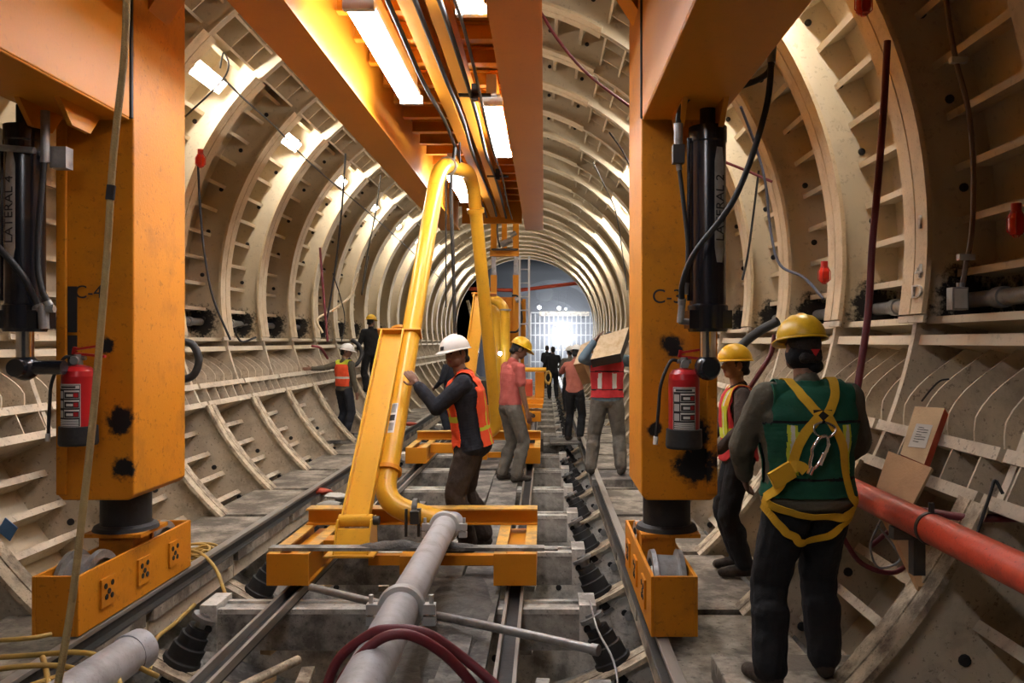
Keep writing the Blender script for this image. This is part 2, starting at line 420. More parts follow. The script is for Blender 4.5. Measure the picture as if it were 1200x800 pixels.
# ------------------------------------------------------------------ grey supply pipes in the wall pockets (one length per bay)
pm = MB(); pm.cyl((0, -DY / 2 + .04, 0), (0, DY / 2 - .04, 0), .055, seg=14); pm.cyl((0, .3, 0), (0, .4, 0), .07, seg=14)
for s, side in ((1, 'right'), (-1, 'left')):
    first = None
    for k in range(-1, 14):
        c = P(PIPE_R, M_(PIPE_TH, s), Y0 + (k + .5) * DY)
        if first is None:
            first = pm.mesh('wall_pipe', ['galv'])
        o = bpy.data.objects.new('wall_pipe', first); col.objects.link(o); o.location = c
        tag(o, 'grey steel pipe length lying in a sooty pocket of the %s tunnel wall' % side, 'pipe', 'pipe lengths in the %s wall pockets' % side)

# ------------------------------------------------------------------ wall lamps, every second bay on both sides
LY = [Y0 + DY * (k + .5) for k in (-6, -4, -2, 0, 2, 4, 6, 8, 10, 12, 14, 16, 18, 20, 22) if k > -2]
ordn = ['nearest', 'second', 'third', 'fourth', 'fifth', 'sixth', 'seventh', 'eighth', 'ninth', 'tenth', 'eleventh', 'twelfth', 'thirteenth', 'fourteenth', 'fifteenth']
def wall_lamp(s, y, first=[None, None]):
    i = 0 if s > 0 else 1
    t = M_(39, s); c = P(3.90, t, y)
    if first[i] is None:
        o = thing('wall_lamp', '', 'lamp', c)
        rad = (P(1, t, 0) - P(0, 0, 0)).normalized(); tan = Vector((-rad.z, 0, rad.x))
        h = MB(); h.obox(c + rad * .045, tan * .10, Vector((0, .64, 0)), rad * .02)
        for e in (-1, 1): h.obox(c + Vector((0, e * .63, 0)), tan * .085, Vector((0, .015, 0)), rad * .045)
        h.build('housing', ['lamp_white'], o)
        for e in (-1, 1):
            d = MB(); d.cyl(c + tan * .045 * e - Vector((0, .61, 0)), c + tan * .045 * e + Vector((0, .61, 0)), .019, seg=10); d.build('tube', ['tube_glow'], o)
        first[i] = o; return o
    return dup(first[i], c)
for s, side in ((1, 'right'), (-1, 'left')):
    seen = [y for y in LY if (y > 4 if s > 0 else y > 9)]
    for y in LY:
        o = wall_lamp(s, y)
        if y in seen: o['label'] = 'white fluorescent lamp between ribs on the upper %s wall, %s from the camera' % (side, ordn[seen.index(y)])
        else: o['label'] = 'white fluorescent lamp on the upper %s wall behind the frame edge' % side
        o['group'] = 'fluorescent lamps along the %s wall' % side
# ------------------------------------------------------------------ the orange gantry that carries the formwork
LEGX = {1: (.635, 1.13), -1: (-3.19, -2.69)}
g = thing('gantry', 'orange steel gantry with two thick legs and overhead beams standing astride the tunnel track', 'gantry', (CX, 5.75, 0))
sooty('orange_leg_right', 'orange_dirty', [(1.0 - CX, -.33, 1.0, .15), (1.0 - CX, -.33, 1.2, .10), (.84 - CX, -.33, 1.77, .08), (.72 - CX, -.33, 1.22, .05)])
sooty('orange_leg_left', 'orange_dirty', [(-2.78 - CX, -.33, 1.28, .10), (-2.76 - CX, -.33, .97, .08), (-2.87 - CX, -.33, 1.77, .06)])
for s, side in ((1, 'right'), (-1, 'left')):
    x0, x1 = LEGX[s]; m = MB(); zb, zt = .76, 5.0; c = .035
    ya, yb = 5.42, 6.2
    pts = [(x0 + c * (s > 0), 0, zb), (x1 - c * (s < 0), 0, zb), (x1, 0, zb + c * 1.6 * (s < 0)), (x1, 0, zt), (x0, 0, zt), (x0, 0, zb + c * 1.6 * (s > 0))]
    pts = [(x0 + c, ya, zb), (x1 - c, ya, zb), (x1, ya, zb + c), (x1, ya, zt), (x0, ya, zt), (x0, ya, zb + c)]
    m.prism(pts, (0, yb - ya, 0))
    xo, xi = (x1, x0) if s > 0 else (x0, x1)
    # narrow flange strip down the outer edge of the front face, and the strip of the inner edge
    m.box(min(xo, xo - s * .07), max(xo, xo - s * .07), ya - .02, ya, zb + c, 3.25)
    leg = m.build('leg', ['orange_leg_right' if s > 0 else 'orange_leg_left'], g, bevel=.012)
    if s < 0:
        h = MB(); h.box(x0 + .075, x0 + .135, ya - .012, ya - .006, 1.86, 2.16); h.box(x0 + .075, x0 + .135, ya - .012, ya - .006, 1.50, 1.84); h.build('slot', ['black'], leg)
    # longitudinal portal beam running forward over the camera's sides
    m = MB(); m.box(x0, x1, -1.9, 5.37, 3.25, 4.35)
    m.box(x0 - .0, x1 + .0, -1.9, 5.37, 3.235, 3.25)
    m.box(x0 + (0 if s < 0 else -.012), x1 + (.012 if s < 0 else 0), 5.37, 5.40, 3.25, 4.35, 1)
    bm_ = m.build('side_beam', ['orange', 'black'], g, bevel=.008)
    m = MB(); xm = (x0 + x1) / 2
    for e in (-1, 1):       # bracket plates of the hydraulic cylinder
        m.prism([(xm + e * .12 + s * .05, 4.85, 3.235), (xm + e * .12 + s * .05, 5.30, 3.235), (xm + e * .12 + s * .05, 5.18, 3.10), (xm + e * .12 + s * .05, 4.98, 3.10)], (.03, 0, 0))
    m.build('cylinder_bracket', ['orange'], g)
    # gusset at the head of the leg
    m = MB(); xg = xi
    m.prism([(xg, ya + .2, 4.05), (xg, ya + .2, 5.0), (xg - s * .55, ya + .2, 5.0), (xg - s * .55, ya + .2, 4.9)], (0, .3, 0)); m.build('head_gusset', ['orange'], g)
    # sleeve and its base plate
    xp, yp = xm - (.03 if s > 0 else -.02), 5.78
    m = MB(); m.tube([(xp, yp, .53), (xp, yp, .80)], .165, 24); m.lathe([(.10, .50), (.215, .50), (.205, .525), (.175, .54), (.10, .54)], (xp, yp, 0), (0, 0, 1), 24)
    m.build('sleeve', ['black'], g)
    m = MB(); m.box(xp - .20, xp + .20, yp - .20, yp + .20, .475, .50); cx = CX + s * 1.755 + (.07 if s > 0 else -.11); m.box(cx - .10, cx + .10, yp - .14, yp + .14, .16, .475)
    for e in (-1, 1): m.box(cx - .115, cx + .115, yp + e * .14 - .012, yp + e * .14 + .012, .16, .475)
    m.build('neck', ['orange_dirty'], g)
    # wheel box
    rx = CX + s * 1.755
    xa, xb = (rx - .07, rx + .21) if s > 0 else (rx - .25, rx + .03)
    ya, yb = 4.93, 6.5; z0, z1 = .04, .40
    m = MB(); tk = .022
    m.box(xa, xa + tk, ya, yb, z0, z1); m.box(xb - tk, xb, ya, yb, z0, z1); m.box(xa + tk, xb - tk, ya, ya + tk, z0, z1); m.box(xa + tk, xb - tk, yb - tk, yb, z0, z1)
    m.box(xa + tk, xb - tk, 5.55, 5.99, z0 + .08, z0 + .16)
    bogie = m.build('wheel_box', ['orange_dirty'], g, bevel=.004)
    face = xb if s < 0 else xa
    for q, y in enumerate((5.25, 5.72, 6.19)):     # bolted pads on the track side of the wheel box
        m = MB(); o_ = face + (-s) * .014
        m.box(min(face, o_), max(face, o_), y - .085, y + .085, .13, .31, 0)
        o2 = o_ + (-s) * .004
        for dy, dz in ((-.04, .04), (.04, .045), (.035, -.035), (-.03, -.03), (0, .0)):
            m.cyl((min(o_, o2), y + dy, .22 + dz), (max(o_, o2), y + dy, .22 + dz), .018, seg=10, mat=1)
        m.build('bolted_pad', ['orange_dirty', 'black'], bogie)
    for y in (5.27, 6.14):
        wm = MB(); cx_ = (xa + xb) / 2
        prof = [(.04, -.10), (.17, -.10), (.23, -.095), (.235, -.075), (.20, -.065), (.19, .05), (.235, .06), (.235, .085), (.17, .10), (.04, .10)]
        wm.lathe([(.02, -.1), (.12, -.1), (.13, -.07), (.17, -.07), (.175, -.1), (.225, -.1), (.23, -.07), (.195, -.06), (.19, .06), (.23, .07), (.225, .1), (.175, .1), (.17, .07), (.13, .07), (.12, .1), (.02, .1)], (cx_, y, .245), (1, 0, 0), 28)
        wm.cyl((cx_ - .118, y, .245), (cx_ + .118, y, .245), .045, seg=16, mat=1)
        wm.build('wheel', ['galv', 'chrome'], bogie)
text('lettering', 'C-3', (.80, 5.395, 2.09), .13, (R(90), 0, 0), 'ink', g)
text('lettering', 'C-4', (-2.98, 5.41, 2.12), .12, (R(90), 0, 0), 'ink', g)

# overhead beams: two deep plate girders, two slim runway beams, joists and deck boards
ZB = 4.0
def ibeam(m, x0, x1, y0, y1, z0, z1, t=.03, mat=0):
    xm = (x0 + x1) / 2
    m.box(x0, x1, y0, y1, z0, z0 + t, mat); m.box(x0, x1, y0, y1, z1 - t, z1, mat); m.box(xm - .015, xm + .015, y0, y1, z0 + t, z1 - t, mat)
for x0, x1 in ((-2.05, -1.68), (-.38, -.02)):
    m = MB(); m.box(x0, x1, -1.9, 16.4, ZB, ZB + .03); m.box(x0, x1, -1.9, 16.4, ZB + .62, ZB + .65)
    m.box(x0 + .02, x0 + .045, -1.9, 16.38, ZB + .03, ZB + .62); m.box(x1 - .045, x1 - .02, -1.9, 16.38, ZB + .03, ZB + .62)
    m.box(x0 + .02, x1 - .02, 16.36, 16.385, ZB, ZB + .64)
    m.build('girder', ['orange'], g)
for y in (5.8,):
    m = MB(); m.box(LEGX[-1][0], LEGX[1][1], 5.45, 6.15, 4.95, 5.35); m.build('cross_beam', ['orange'], g)
for xc in (-.98, -.78):
    m = MB(); ibeam(m, xc - .06, xc + .06, -1.9, 16.0, ZB + .20, ZB + .42, .018); m.build('runway_beam', ['orange'], g)
y = -1.7; i = 0
while y < 16.3:
    m = MB(); ibeam2 = m
    m.box(-1.68, -.38, y, y + .10, ZB + .46, ZB + .475); m.box(-1.68, -.38, y + .045, y + .055, ZB + .475, ZB + .60); m.box(-1.68, -.38, y, y + .1, ZB + .60, ZB + .615)
    m.build('joist', ['orange'], g); y += .62 + .06 * (i % 3 == 0); i += 1
m = MB(); m.box(-1.66, -.40, -1.9, 16.3, ZB + .63, ZB + .66)
for k in range(26):
    m.box(-1.55 + .4 * (k % 3), -1.2 + .4 * (k % 3), -1.8 + .7 * k, -1.3 + .7 * k, ZB + .615, ZB + .635, 1)
m.build('deck_boards', ['orange_dirty', 'wood'], g)
m = MB()
for z in (0, ): m.box(-1.62, -.44, 16.25, 16.33, ZB + .12, ZB + .62)
m.build('end_plate', ['orange'], g)
for k, (xc, z) in enumerate(((-1.07, ZB + .14), (-.88, ZB + .16), (-.70, ZB + .12), (-.60, ZB + .10))):   # cables slung under the deck
    pts = [(xc + .015 * math.sin(q * 1.7 + k), -1.8 + q * 1.32, z - .03 * (q % 2)) for q in range(14)]
    m = MB(); m.tube(spline(pts, 5), .02 if k < 3 else .014, 8); m.build('cable', ['black'], g)
m = MB()
for y in (4.4, 7.7, 11.5): m.box(-.80, -.50, y, y + .06, ZB + .09, ZB + .11); m.box(-.68, -.62, y, y + .06, ZB + .05, ZB + .2)
m.build('cable_clamp', ['black'], g)

# hydraulic cylinders
def hydraulic(x, y, side, lab):
    c = MB(); r = .112
    c.lathe([(.02, 1.86), (r + .005, 1.86), (r + .012, 1.88), (r + .012, 2.02), (r, 2.03), (r, 3.02), (r + .006, 3.03), (r + .006, 3.12), (.03, 3.13)], (x, y, 0), (0, 0, 1), 28)
    c.box(x - .13, x + .13, y - .10, y + .10, 1.88, 1.99); c.cyl((x, y, 3.1), (x, y, 3.25), .05)
    c.cyl((x - r - .01, y - .03, 2.05), (x - r - .01, y - .03, 3.05), .012, seg=8)
    h = c.build('hydraulic_cylinder', ['black_gloss'], g)
    d = MB(); d.cyl((x, y, 1.70), (x, y, 1.88), .05, seg=20); d.build('rod', ['chrome'], h)
    d = MB(); d.ball((x, y, 1.64), .082); d.cyl((x - .02, y, 1.64), (x + (.06 if side == 'right' else .24), y, 1.64), .045, seg=14)
    d.cyl((x, y - .10, 1.64), (x, y + .08, 1.64), .055, seg=18); d.build('rod_eye', ['black_gloss'], h)
    d = MB(); n = 5; w_ = .075 # strip of pale tape wrapped on the barrel
    a0 = R(-90 + 28) if side == 'right' else R(-90 - 12)
    z0, z1 = (2.28, 2.98) if side == 'right' else (2.28, 2.95); vs = []
    for i in range(9):
        z = z0 + (z1 - z0) * i / 8
        for q in range(n + 1):
            a = a0 + (q / n - .5) * .62 * (1 if 0 < i < 8 else .6); vs.append((x + math.cos(a) * (r + .002), y + math.sin(a) * (r + .002), z))
    d.add(vs, [(i * (n + 1) + q, i * (n + 1) + q + 1, (i + 1) * (n + 1) + q + 1, (i + 1) * (n + 1) + q) for i in range(8) for q in range(n)], 0, True)
    d.build('tape_label', ['tape'], h)
    a = a0
    text('lettering', lab, (x + math.cos(a) * (r + .008), y + math.sin(a) * (r + .008), (z0 + z1) / 2 - .02), .085, Matrix.Rotation(a + R(90), 3, 'Z').to_4x4().to_euler() if 0 else (Matrix.Rotation(a + R(90), 4, 'Z') @ Matrix.Rotation(R(90), 4, 'X') @ Matrix.Rotation(R(90), 4, 'Z')).to_euler(), 'ink', h)
    return h
hr = hydraulic(1.01, 5.12, 'right', 'LATERAL 2')
hl = hydraulic(-3.20, 5.10, 'left', 'LATERAL 4')
m = MB(); q = Vector((-3.20, 5.10, 0)); m.cyl(q + Vector((-.16, -.02, 2.98)), q + Vector((.26, -.02, 2.93)), .018, seg=8); m.tube([q + Vector((-.12, -.115, 2.97)), q + Vector((.13, -.115, 2.95))], .02, 8)
m.box(-3.02, -2.92, 5.05, 5.13, 2.86, 2.99); m.build('valve_block', ['galv'], hl)
m = MB(); m.box(-3.30, -3.265, 4.982, 4.986, 2.98, 3.08); m.build('small_label', ['white_label'], hl)
def hose(pts, r, parent, mat='rubber', fit=True, n=8):
    m = MB(); sp = spline(pts, n); m.tube(sp, r, 10, 0)
    if fit:
        for a, b in ((sp[0], sp[2]), (sp[-1], sp[-3])): m.cyl(a, b, r * 1.35, seg=10, mat=1)
    return m.build('hose', [mat, 'galv'], parent)
A = at
hose([A(795, 165, 5.0), A(797, 130, 4.95), A(818, 107, 4.9), A(860, 103, 4.8), A(900, 85, 4.7), A(905, 50, 4.6)], .018, hr)
hose([A(905, 55, 4.62), A(897, 130, 4.65), A(862, 230, 4.75), A(815, 295, 4.9), A(800, 330, 4.95), A(799, 356, 5.0)], .018, hr)
hose([A(795, 190, 5.0), A(800, 230, 5.0), A(806, 290, 5.0), A(803, 345, 5.0)], .014, hr)
m = MB(); m.cyl(A(795, 145, 4.98), A(795, 190, 4.98), .028, seg=10); m.box(.77, .84, 4.95, 5.01, 2.87, 2.98, 1); m.build('valve_block', ['galv', 'steel_dark'], hr)
m = MB(); m.cyl(A(800, 350, 5.0), A(797, 378, 5.0), .022, seg=10); m.cyl(A(797, 376, 5.0), A(815, 378, 5.1), .02, seg=10); m.build('fitting', ['galv'], hr)
hose([A(-30, 262, 4.9), A(5, 297, 4.9), A(28, 325, 4.95), A(38, 345, 5.0), A(46, 360, 5.02)], .020, hl)
hose([A(53, 178, 5.0), A(48, 230, 5.0), A(44, 300, 5.0), A(48, 335, 5.0), A(58, 358, 5.02)], .018, hl)
m = MB(); m.cyl(A(53, 130, 5.0), A(53, 190, 5.0), .026, seg=10); m.build('coupling', ['galv'], hl)
m = MB(); m.cyl(A(50, 358, 5.02), A(52, 385, 5.02), .03, seg=10); m.cyl(A(40, 362, 5.02), A(64, 362, 5.02), .022, seg=10); m.build('fitting', ['galv'], hl)

# ------------------------------------------------------------------ lamps under the gantry deck
def gantry_lamp(x, y, L, label, first=[None]):
    z = ZB + .135; c = Vector((x, y, z))
    if first[0] is None:
        o = thing('ceiling_light', label, 'lamp', c, 'fluorescent battens under the gantry deck')
        h = MB(); h.box(x - .09, x + .09, y - L / 2, y + L / 2, z + .05, z + .10); h.box(x - .05, x + .05, y - L / 2 - .05, y + L / 2 + .05, z + .07, z + .30 - .02)
        for e in (-1, 1): h.box(x - .11, x + .11, y + e * L / 2 - .03, y + e * L / 2 + .03, z - .015, z + .06)
        h.build('housing', ['lamp_white'], o)
        for e in (-1, 1):
            d = MB(); d.cyl((x + e * .07, y - L / 2 + .03, z + .01), (x + e * .07, y + L / 2 - .03, z + .01), .028, seg=12); d.build('tube', ['gantry_glow'], o)
        first[0] = o; return o
    return dup(first[0], c, label)
glow('gantry_glow', (.94, .95, 1.0), 25.0)
gantry_lamp(-1.30, 6.95, 2.3, 'large bright fluorescent batten under gantry deck beside the left girder')
gantry_lamp(-1.30, 12.7, 2.3, 'small bright fluorescent batten seen behind the yellow pipe bend')
gantry_lamp(-.52, 9.3, 2.3, 'bright fluorescent batten under gantry deck beside the right girder, middle of frame')
gantry_lamp(-.52, 4.75, 2.3, 'fluorescent batten at the top edge beside the right girder, only its end visible')

gantry_lamp(-1.30, -.3, 2.3, 'added unseen fluorescent batten under gantry deck overhead, out of the picture above the camera')  # unseen batten, added to brighten the rope and near foreground
# ------------------------------------------------------------------ fire extinguishers hung on the legs
def extinguisher(x, y, z0, label, lean=0):
    o = thing('fire_extinguisher', label, 'fire extinguisher', (x, y, z0)); r = .098; h = .50
    m = MB(); m.lathe([(.03, .01), (r - .01, .01), (r, .03), (r, h - .07), (r * .93, h - .035), (r * .7, h - .008), (r * .35, h), (.02, h + .005)], (x, y, z0), (0, 0, 1), 32); m.build('tank', ['red'], o)
    m = MB(); m.lathe([(.02, -.005), (r + .012, -.005), (r + .018, .01), (r + .014, .115), (r - .002, .118)], (x, y, z0), (0, 0, 1), 32); m.build('rubber_boot', ['rubber'], o)
    m = MB(); m.cyl((x, y, z0 + h), (x, y, z0 + h + .07), .026, seg=14); m.cyl((x - .045, y, z0 + h + .045), (x + .045, y, z0 + h + .045), .014, seg=10); m.cyl((x, y - .03, z0 + h + .03), (x, y - .055, z0 + h + .03), .026, seg=14)
    m.build('valve', ['galv'], o)
    m = MB()
    m.bar((x - .03, y, z0 + h + .075), (x + .17, y, z0 + h + .055), .022, .016); m.bar((x - .02, y, z0 + h + .10), (x + .15, y, z0 + h + .125), .022, .014); m.bar((x - .03, y, z0 + h + .07), (x - .02, y, z0 + h + .115), .022, .02)
    m.build('handle', ['red'], o)
    m = MB(); m.tube(spline([(x - .04, y, z0 + h + .05), (x - .09, y - .01, z0 + h + .04), (x - .15, y - .03, z0 + h - .10), (x - .165, y - .03, z0 + .25), (x - .18, y - .02, z0 + .06)], 6), .011, 8); m.cyl((x - .18, y - .02, z0 + .07), (x - .185, y - .02, z0 + .02), .015, seg=8, mat=1)
    m.build('hose', ['rubber', 'white_label'], o)
    m = MB()
    def patch(a0, a1, za, zb_, mat, e):
        n = 6; vs = []
        for q in range(n + 1):
            a = R(-90 + a0 + (a1 - a0) * q / n); vs += [(x + math.cos(a) * (r + e), y + math.sin(a) * (r + e), z0 + za), (x + math.cos(a) * (r + e), y + math.sin(a) * (r + e), z0 + zb_)]
        m.add(vs, [(2 * q, 2 * q + 2, 2 * q + 3, 2 * q + 1) for q in range(n)], mat, True)
    patch(-52, 36, .115, .385, 0, .0015); patch(-50, 34, .12, .38, 1, .0022)
    patch(-48, 32, .355, .376, 0, .003); patch(-40, 20, .359, .372, 1, .0036)
    for q, z in enumerate((.295, .235, .175)):
        patch(-46, -26, z, z + .045, 3, .003); patch(-22, 32, z, z + .05, 0, .003); patch(-20, 31, z + .002, z + .04, 1, .0036)
        patch(-12, 12, z + .012, z + .028, 0, .0042); patch(14, 28, z + .008, z + .034, 2, .0042)
    for q in range(4): patch(-46, 30, .124 + q * .011, .130 + q * .011, 0, .003)
    m.build('label_plate', ['white_label', 'ink', 'red', 'galv_light'], o)
    return o
extinguisher(.885, 5.25, 1.13, 'red fire extinguisher in black rubber boot hung on the right gantry leg')
extinguisher(-2.955, 5.25, 1.15, 'red fire extinguisher behind the rope on the left gantry leg')
# ------------------------------------------------------------------ rails, floor struts, screw jacks, deck planks
def rail(x, label, h=.11, z=-.08, w=.07, foot=.13, y0=YA, y1=42):
    m = MB(); m.box(x - foot / 2, x + foot / 2, y0, y1, z, z + .016); m.box(x - .012, x + .012, y0, y1, z + .016, z + h - .03); m.box(x - w / 2, x + w / 2, y0, y1, z + h - .03, z + h, 1)
    return tag(m.build('rail', ['steel_dark', 'rail_top'], None, (x, 0, z), bevel=.004), label, 'rail')
paint('rail_top', (.36, .33, .30), (.12, .09, .06), .6, 5, .4, .5, streak=(1, .1, 1))
rail(CX + 1.755, 'steel crane rail under the right gantry wheels')
rail(CX - 1.755, 'steel crane rail under the left gantry wheels')
def channel(x, label, y0, y1, w=.13, z=-.12):
    m = MB(); m.box(x - w / 2, x + w / 2, y0, y1, z, z + .012); m.box(x - w / 2, x - w / 2 + .022, y0, y1, z + .012, z + .07, 1); m.box(x + w / 2 - .022, x + w / 2, y0, y1, z + .012, z + .07, 1)
    return tag(m.build('track_channel', ['black', 'rail_top'], None, (x, 0, z)), label, 'rail')
channel(-1.88, 'dark inner track channel under the left end of the pipe carriages', YA, 40)
channel(-.22, 'dark inner track channel beside the deck planks, right end of the carriages', YA, 40)

# struts across the trough, one per bay, each with white end blocks
def strut_mb():
    m = MB(); h = 1.31
    m.box(-h, h, -.15, .15, -.16, -.145, 0); m.box(-h, h, -.15, -.135, -.42, -.16, 1); m.box(-h, h, .135, .15, -.42, -.16, 1); m.box(-h, h, -.15, .15, -.42, -.405, 1)
    m.box(-h, h, -.15, -.10, -.145, -.125, 0); m.box(-h, h, .04, .09, -.145, -.125, 0)
    return m
m = strut_mb(); sp = thing('floor_strut', '', 'strut', (CX, 0, 0), 'white struts across the floor trough')
WORLD[sp.name] = Vector((0, 0, 0)); sp.location = (0, 0, 0)
m.build('beam', ['strut_white', 'floor_steel'], sp)
for s in (1, -1):
    m = MB(); m.box(min(s * 1.30, s * 1.42), max(s * 1.30, s * 1.42), -.17, .13, -.42, -.09); m.cyl((s * 1.36, -.175, -.26), (s * 1.36, -.168, -.26), .03, seg=10, mat=1); m.build('end_block', ['strut_white', 'black'], sp)
ks = list(range(-4, 22))
near = [k for k in ks if Y0 + k * DY + .3 > 4]
for k in ks:
    y = Y0 + k * DY + .3
    lab = 'white steel strut across the floor trough, %s from the camera' % (ordn[near.index(k)] if k in near and near.index(k) < 10 else 'far down the row') if k in near else 'white steel strut across the floor trough below the frame'
    o = dup(sp, (CX, y, 0), lab)
for c in list(sp.children): bpy.data.objects.remove(c)
bpy.data.objects.remove(sp)

def jack(c, d, first=[None]):
    if first[0] is None:
        o = thing('screw_jack', '', 'jack', (0, 0, 0))
        m = MB(); m.lathe([(.03, -.20), (.105, -.20), (.112, -.19), (.112, -.06), (.10, -.055), (.098, -.05), (.098, .03), (.085, .035), (.083, .04), (.083, .10), (.07, .105), (.068, .15), (.03, .152)], (0, 0, 0), (0, 0, 1), 20); m.build('bellows', ['black'], o)
        m = MB(); m.cyl((0, 0, .14), (0, 0, .24), .035, seg=12); m.lathe([(.02, .20), (.075, .20), (.075, .225), (.02, .225)], (0, 0, 0), (0, 0, 1), 16); m.build('screw', ['galv'], o)
        m = MB(); m.lathe([(.02, -.225), (.125, -.225), (.125, -.20), (.02, -.20)], (0, 0, 0), (0, 0, 1), 16)
        for a in range(4): m.cyl((.1 * math.cos(a * 1.57), .1 * math.sin(a * 1.57), -.20), (.1 * math.cos(a * 1.57), .1 * math.sin(a * 1.57), -.17), .014, seg=6)
        m.build('base_plate', ['galv'], o); first[0] = o
    else: o = dup(first[0], c)
    o.location = c; o.scale = (1.22, 1.22, 1.15); o.rotation_euler = Vector(d).to_track_quat('Z', 'Y').to_euler(); return o
for s, side in ((1, 'right'), (-1, 'left')):
    vis = [k for k in ks if Y0 + k * DY > 4 and k < 16]
    for k in vis:
        y = Y0 + k * DY + .12
        o = jack(Vector((CX + s * 1.50, y, -.40)), (-s * .45, .12, .88))
        o['label'] = 'black screw jack in the %s side of the floor trough, %s' % (side, ordn[vis.index(k)] + ' from the camera' if vis.index(k) < 10 else 'far down the row')
        o['group'] = 'screw jacks along the %s side of the trough' % side

# muddy planks and plates laid along the struts
def plank(x0, x1, y0, y1, z, th, label, mat='deck', rot=0.0, cat='plank'):
    m = MB(); n = 14; c = ((x0 + x1) / 2, (y0 + y1) / 2, z); vs = []; rnd = random.Random(int(y0 * 100 + x0 * 10))
    cs, sn = math.cos(rot), math.sin(rot)
    for i in range(n + 1):
        y = y0 + (y1 - y0) * i / n - c[1]; jx = .004 * rnd.uniform(-1, 1)
        for (xx, zz) in ((x0 - c[0] + jx, 0), (x1 - c[0] + jx, 0), (x1 - c[0] + jx, th), (x0 - c[0] + jx, th)):
            vs.append((c[0] + xx * cs - y * sn, c[1] + xx * sn + y * cs, z + zz))
    fs = [(i * 4 + k, i * 4 + (k + 1) % 4, i * 4 + 4 + (k + 1) % 4, i * 4 + 4 + k) for i in range(n) for k in range(4)] + [(3, 2, 1, 0), tuple(n * 4 + k for k in range(4))]
    m.add(vs, [f[::-1] for f in fs][::1], 0)
    o = m.build('deck_plank', [mat], None, c); tag(o, label, cat); return o
zp = -.122
plank(-.98, -.66, 2.2, 7.4, zp, .05, 'muddy grey deck plank under the grey pipe, nearest the camera')
plank(-.64, -.34, 2.4, 6.9, zp, .05, 'muddy grey deck plank left of the dark inner track channel')
plank(-1.02, -.70, 7.5, 12.0, zp, .05, 'muddy deck plank under the man who holds the yellow pipe')
plank(-.67, -.34, 7.0, 11.6, zp, .05, 'muddy deck plank leading to the man in the pink shirt', rot=.012)
plank(-1.05, -.36, 12.2, 19.0, zp, .05, 'wide muddy deck plate beyond the second pipe carriage')
plank(-1.05, -.36, 19.2, 34.0, zp, .05, 'far muddy deck plate down the middle of the tunnel')
plank(-.60, -.45, 3.0, 5.2, zp + .052, .03, 'narrow splintered board lying on the muddy deck')
# wet concrete spilled over the planks
def spill(cx, cy, z, rx, ry, h, label, seed=0, mat='mud', cat='mud'):
    m = MB(); n, k = 10, 22; vs = [Vector((cx, cy, z + h))]; rnd = random.Random(seed)
    for i in range(1, n + 1):
        f = i / n
        for j in range(k):
            a = 2 * math.pi * j / k; q = Vector((math.cos(a), math.sin(a), 0)); w_ = 1 + .35 * noise.noise(q * 1.6 + Vector((seed * 3.1, 0, 0)))
            x, y = cx + math.cos(a) * rx * f * w_, cy + math.sin(a) * ry * f * w_
            zz = z + h * max(0, (1 - f ** 2)) * (1 + .6 * noise.noise(Vector((x * 9, y * 9, seed)))) - (.004 if i == n else 0)
            vs.append(Vector((x, y, zz)))
    fs = [(0, 1 + j, 1 + (j + 1) % k) for j in range(k)] + [(1 + i * k + j, 1 + (i + 1) * k + j, 1 + (i + 1) * k + (j + 1) % k, 1 + i * k + (j + 1) % k) for i in range(n - 1) for j in range(k)]
    m.add(vs, fs, 0, True); o = m.build('mud_patch', [mat], None, (cx, cy, z)); tag(o, label, cat); o['kind'] = 'stuff'; return o
spill(-.62, 5.6, zp + .05, .28, 1.1, .03, 'wet grey concrete spilled on the planks beside the grey pipe', 1)
spill(-.82, 4.2, zp + .05, .15, 1.3, .03, 'dark muddy spill along the right side of the grey pipe', 2)
spill(-.45, 4.0, zp + .05, .12, .6, .02, 'small mud spill by the inner track channel', 3)

rnd = random.Random(11); nm = 0
for k in range(-1, 3):
    for (dx, L, rr) in ((-.95, 1.0, .12), (-.55, 1.1, -.06), (.95, .9, .05)):
        x = CX + dx + rnd.uniform(-.05, .05); y = Y0 + k * DY + .5; m = MB(); m.bar((x - rr, y, -.56), (x + rr, y + L, -.50), .09, .05)
        tag(m.build('trough_bar', [('wood', 'low_rib', 'strut_white')[nm % 3]], None, (x, y, -.55)), 'pale bar lying deep in the trough between the floor struts', 'bar', 'bars lying deep between the floor struts'); nm += 1
# loose rod lying across under the grey pipe
m = MB(); m.tube(spline([(-1.68, 5.96, .03), (-1.0, 5.55, .02), (-.3, 5.12, .03), (.29, 4.74, .035)], 5), .028, 10); m.cyl((.27, 4.755, .034), (.31, 4.73, .036), .034, seg=10)
tag(m.build('loose_rod', ['galv'], None, (-.7, 5.3, 0)), 'thin grey metal rod lying across the planks under the grey pipe', 'rod')
m = MB(); m.box(.05, .5, 3.95, 4.3, -.46, -.42); 
m = MB(); m.tube([(-1.55, 5.2, -.2), (-1.75, 4.6, -.15), (-1.3, 3.9, -.2)], .03, 8); tag(m.build('loose_bar', ['low_rib'], None, (-1.5, 4.5, -.2)), 'short pale bar in the trough left of the grey pipe', 'bar')
m = MB(); m.tube(spline([(.33, 6.0, -.08), (.36, 5.6, -.15), (.44, 5.1, -.22), (.42, 4.6, -.45), (.40, 4.1, -.8)], 6), .008, 6)
tag(m.build('thin_cable', ['galv'], None, (.4, 5, -.2)), 'thin grey wire hanging over the right row of screw jacks', 'wire')

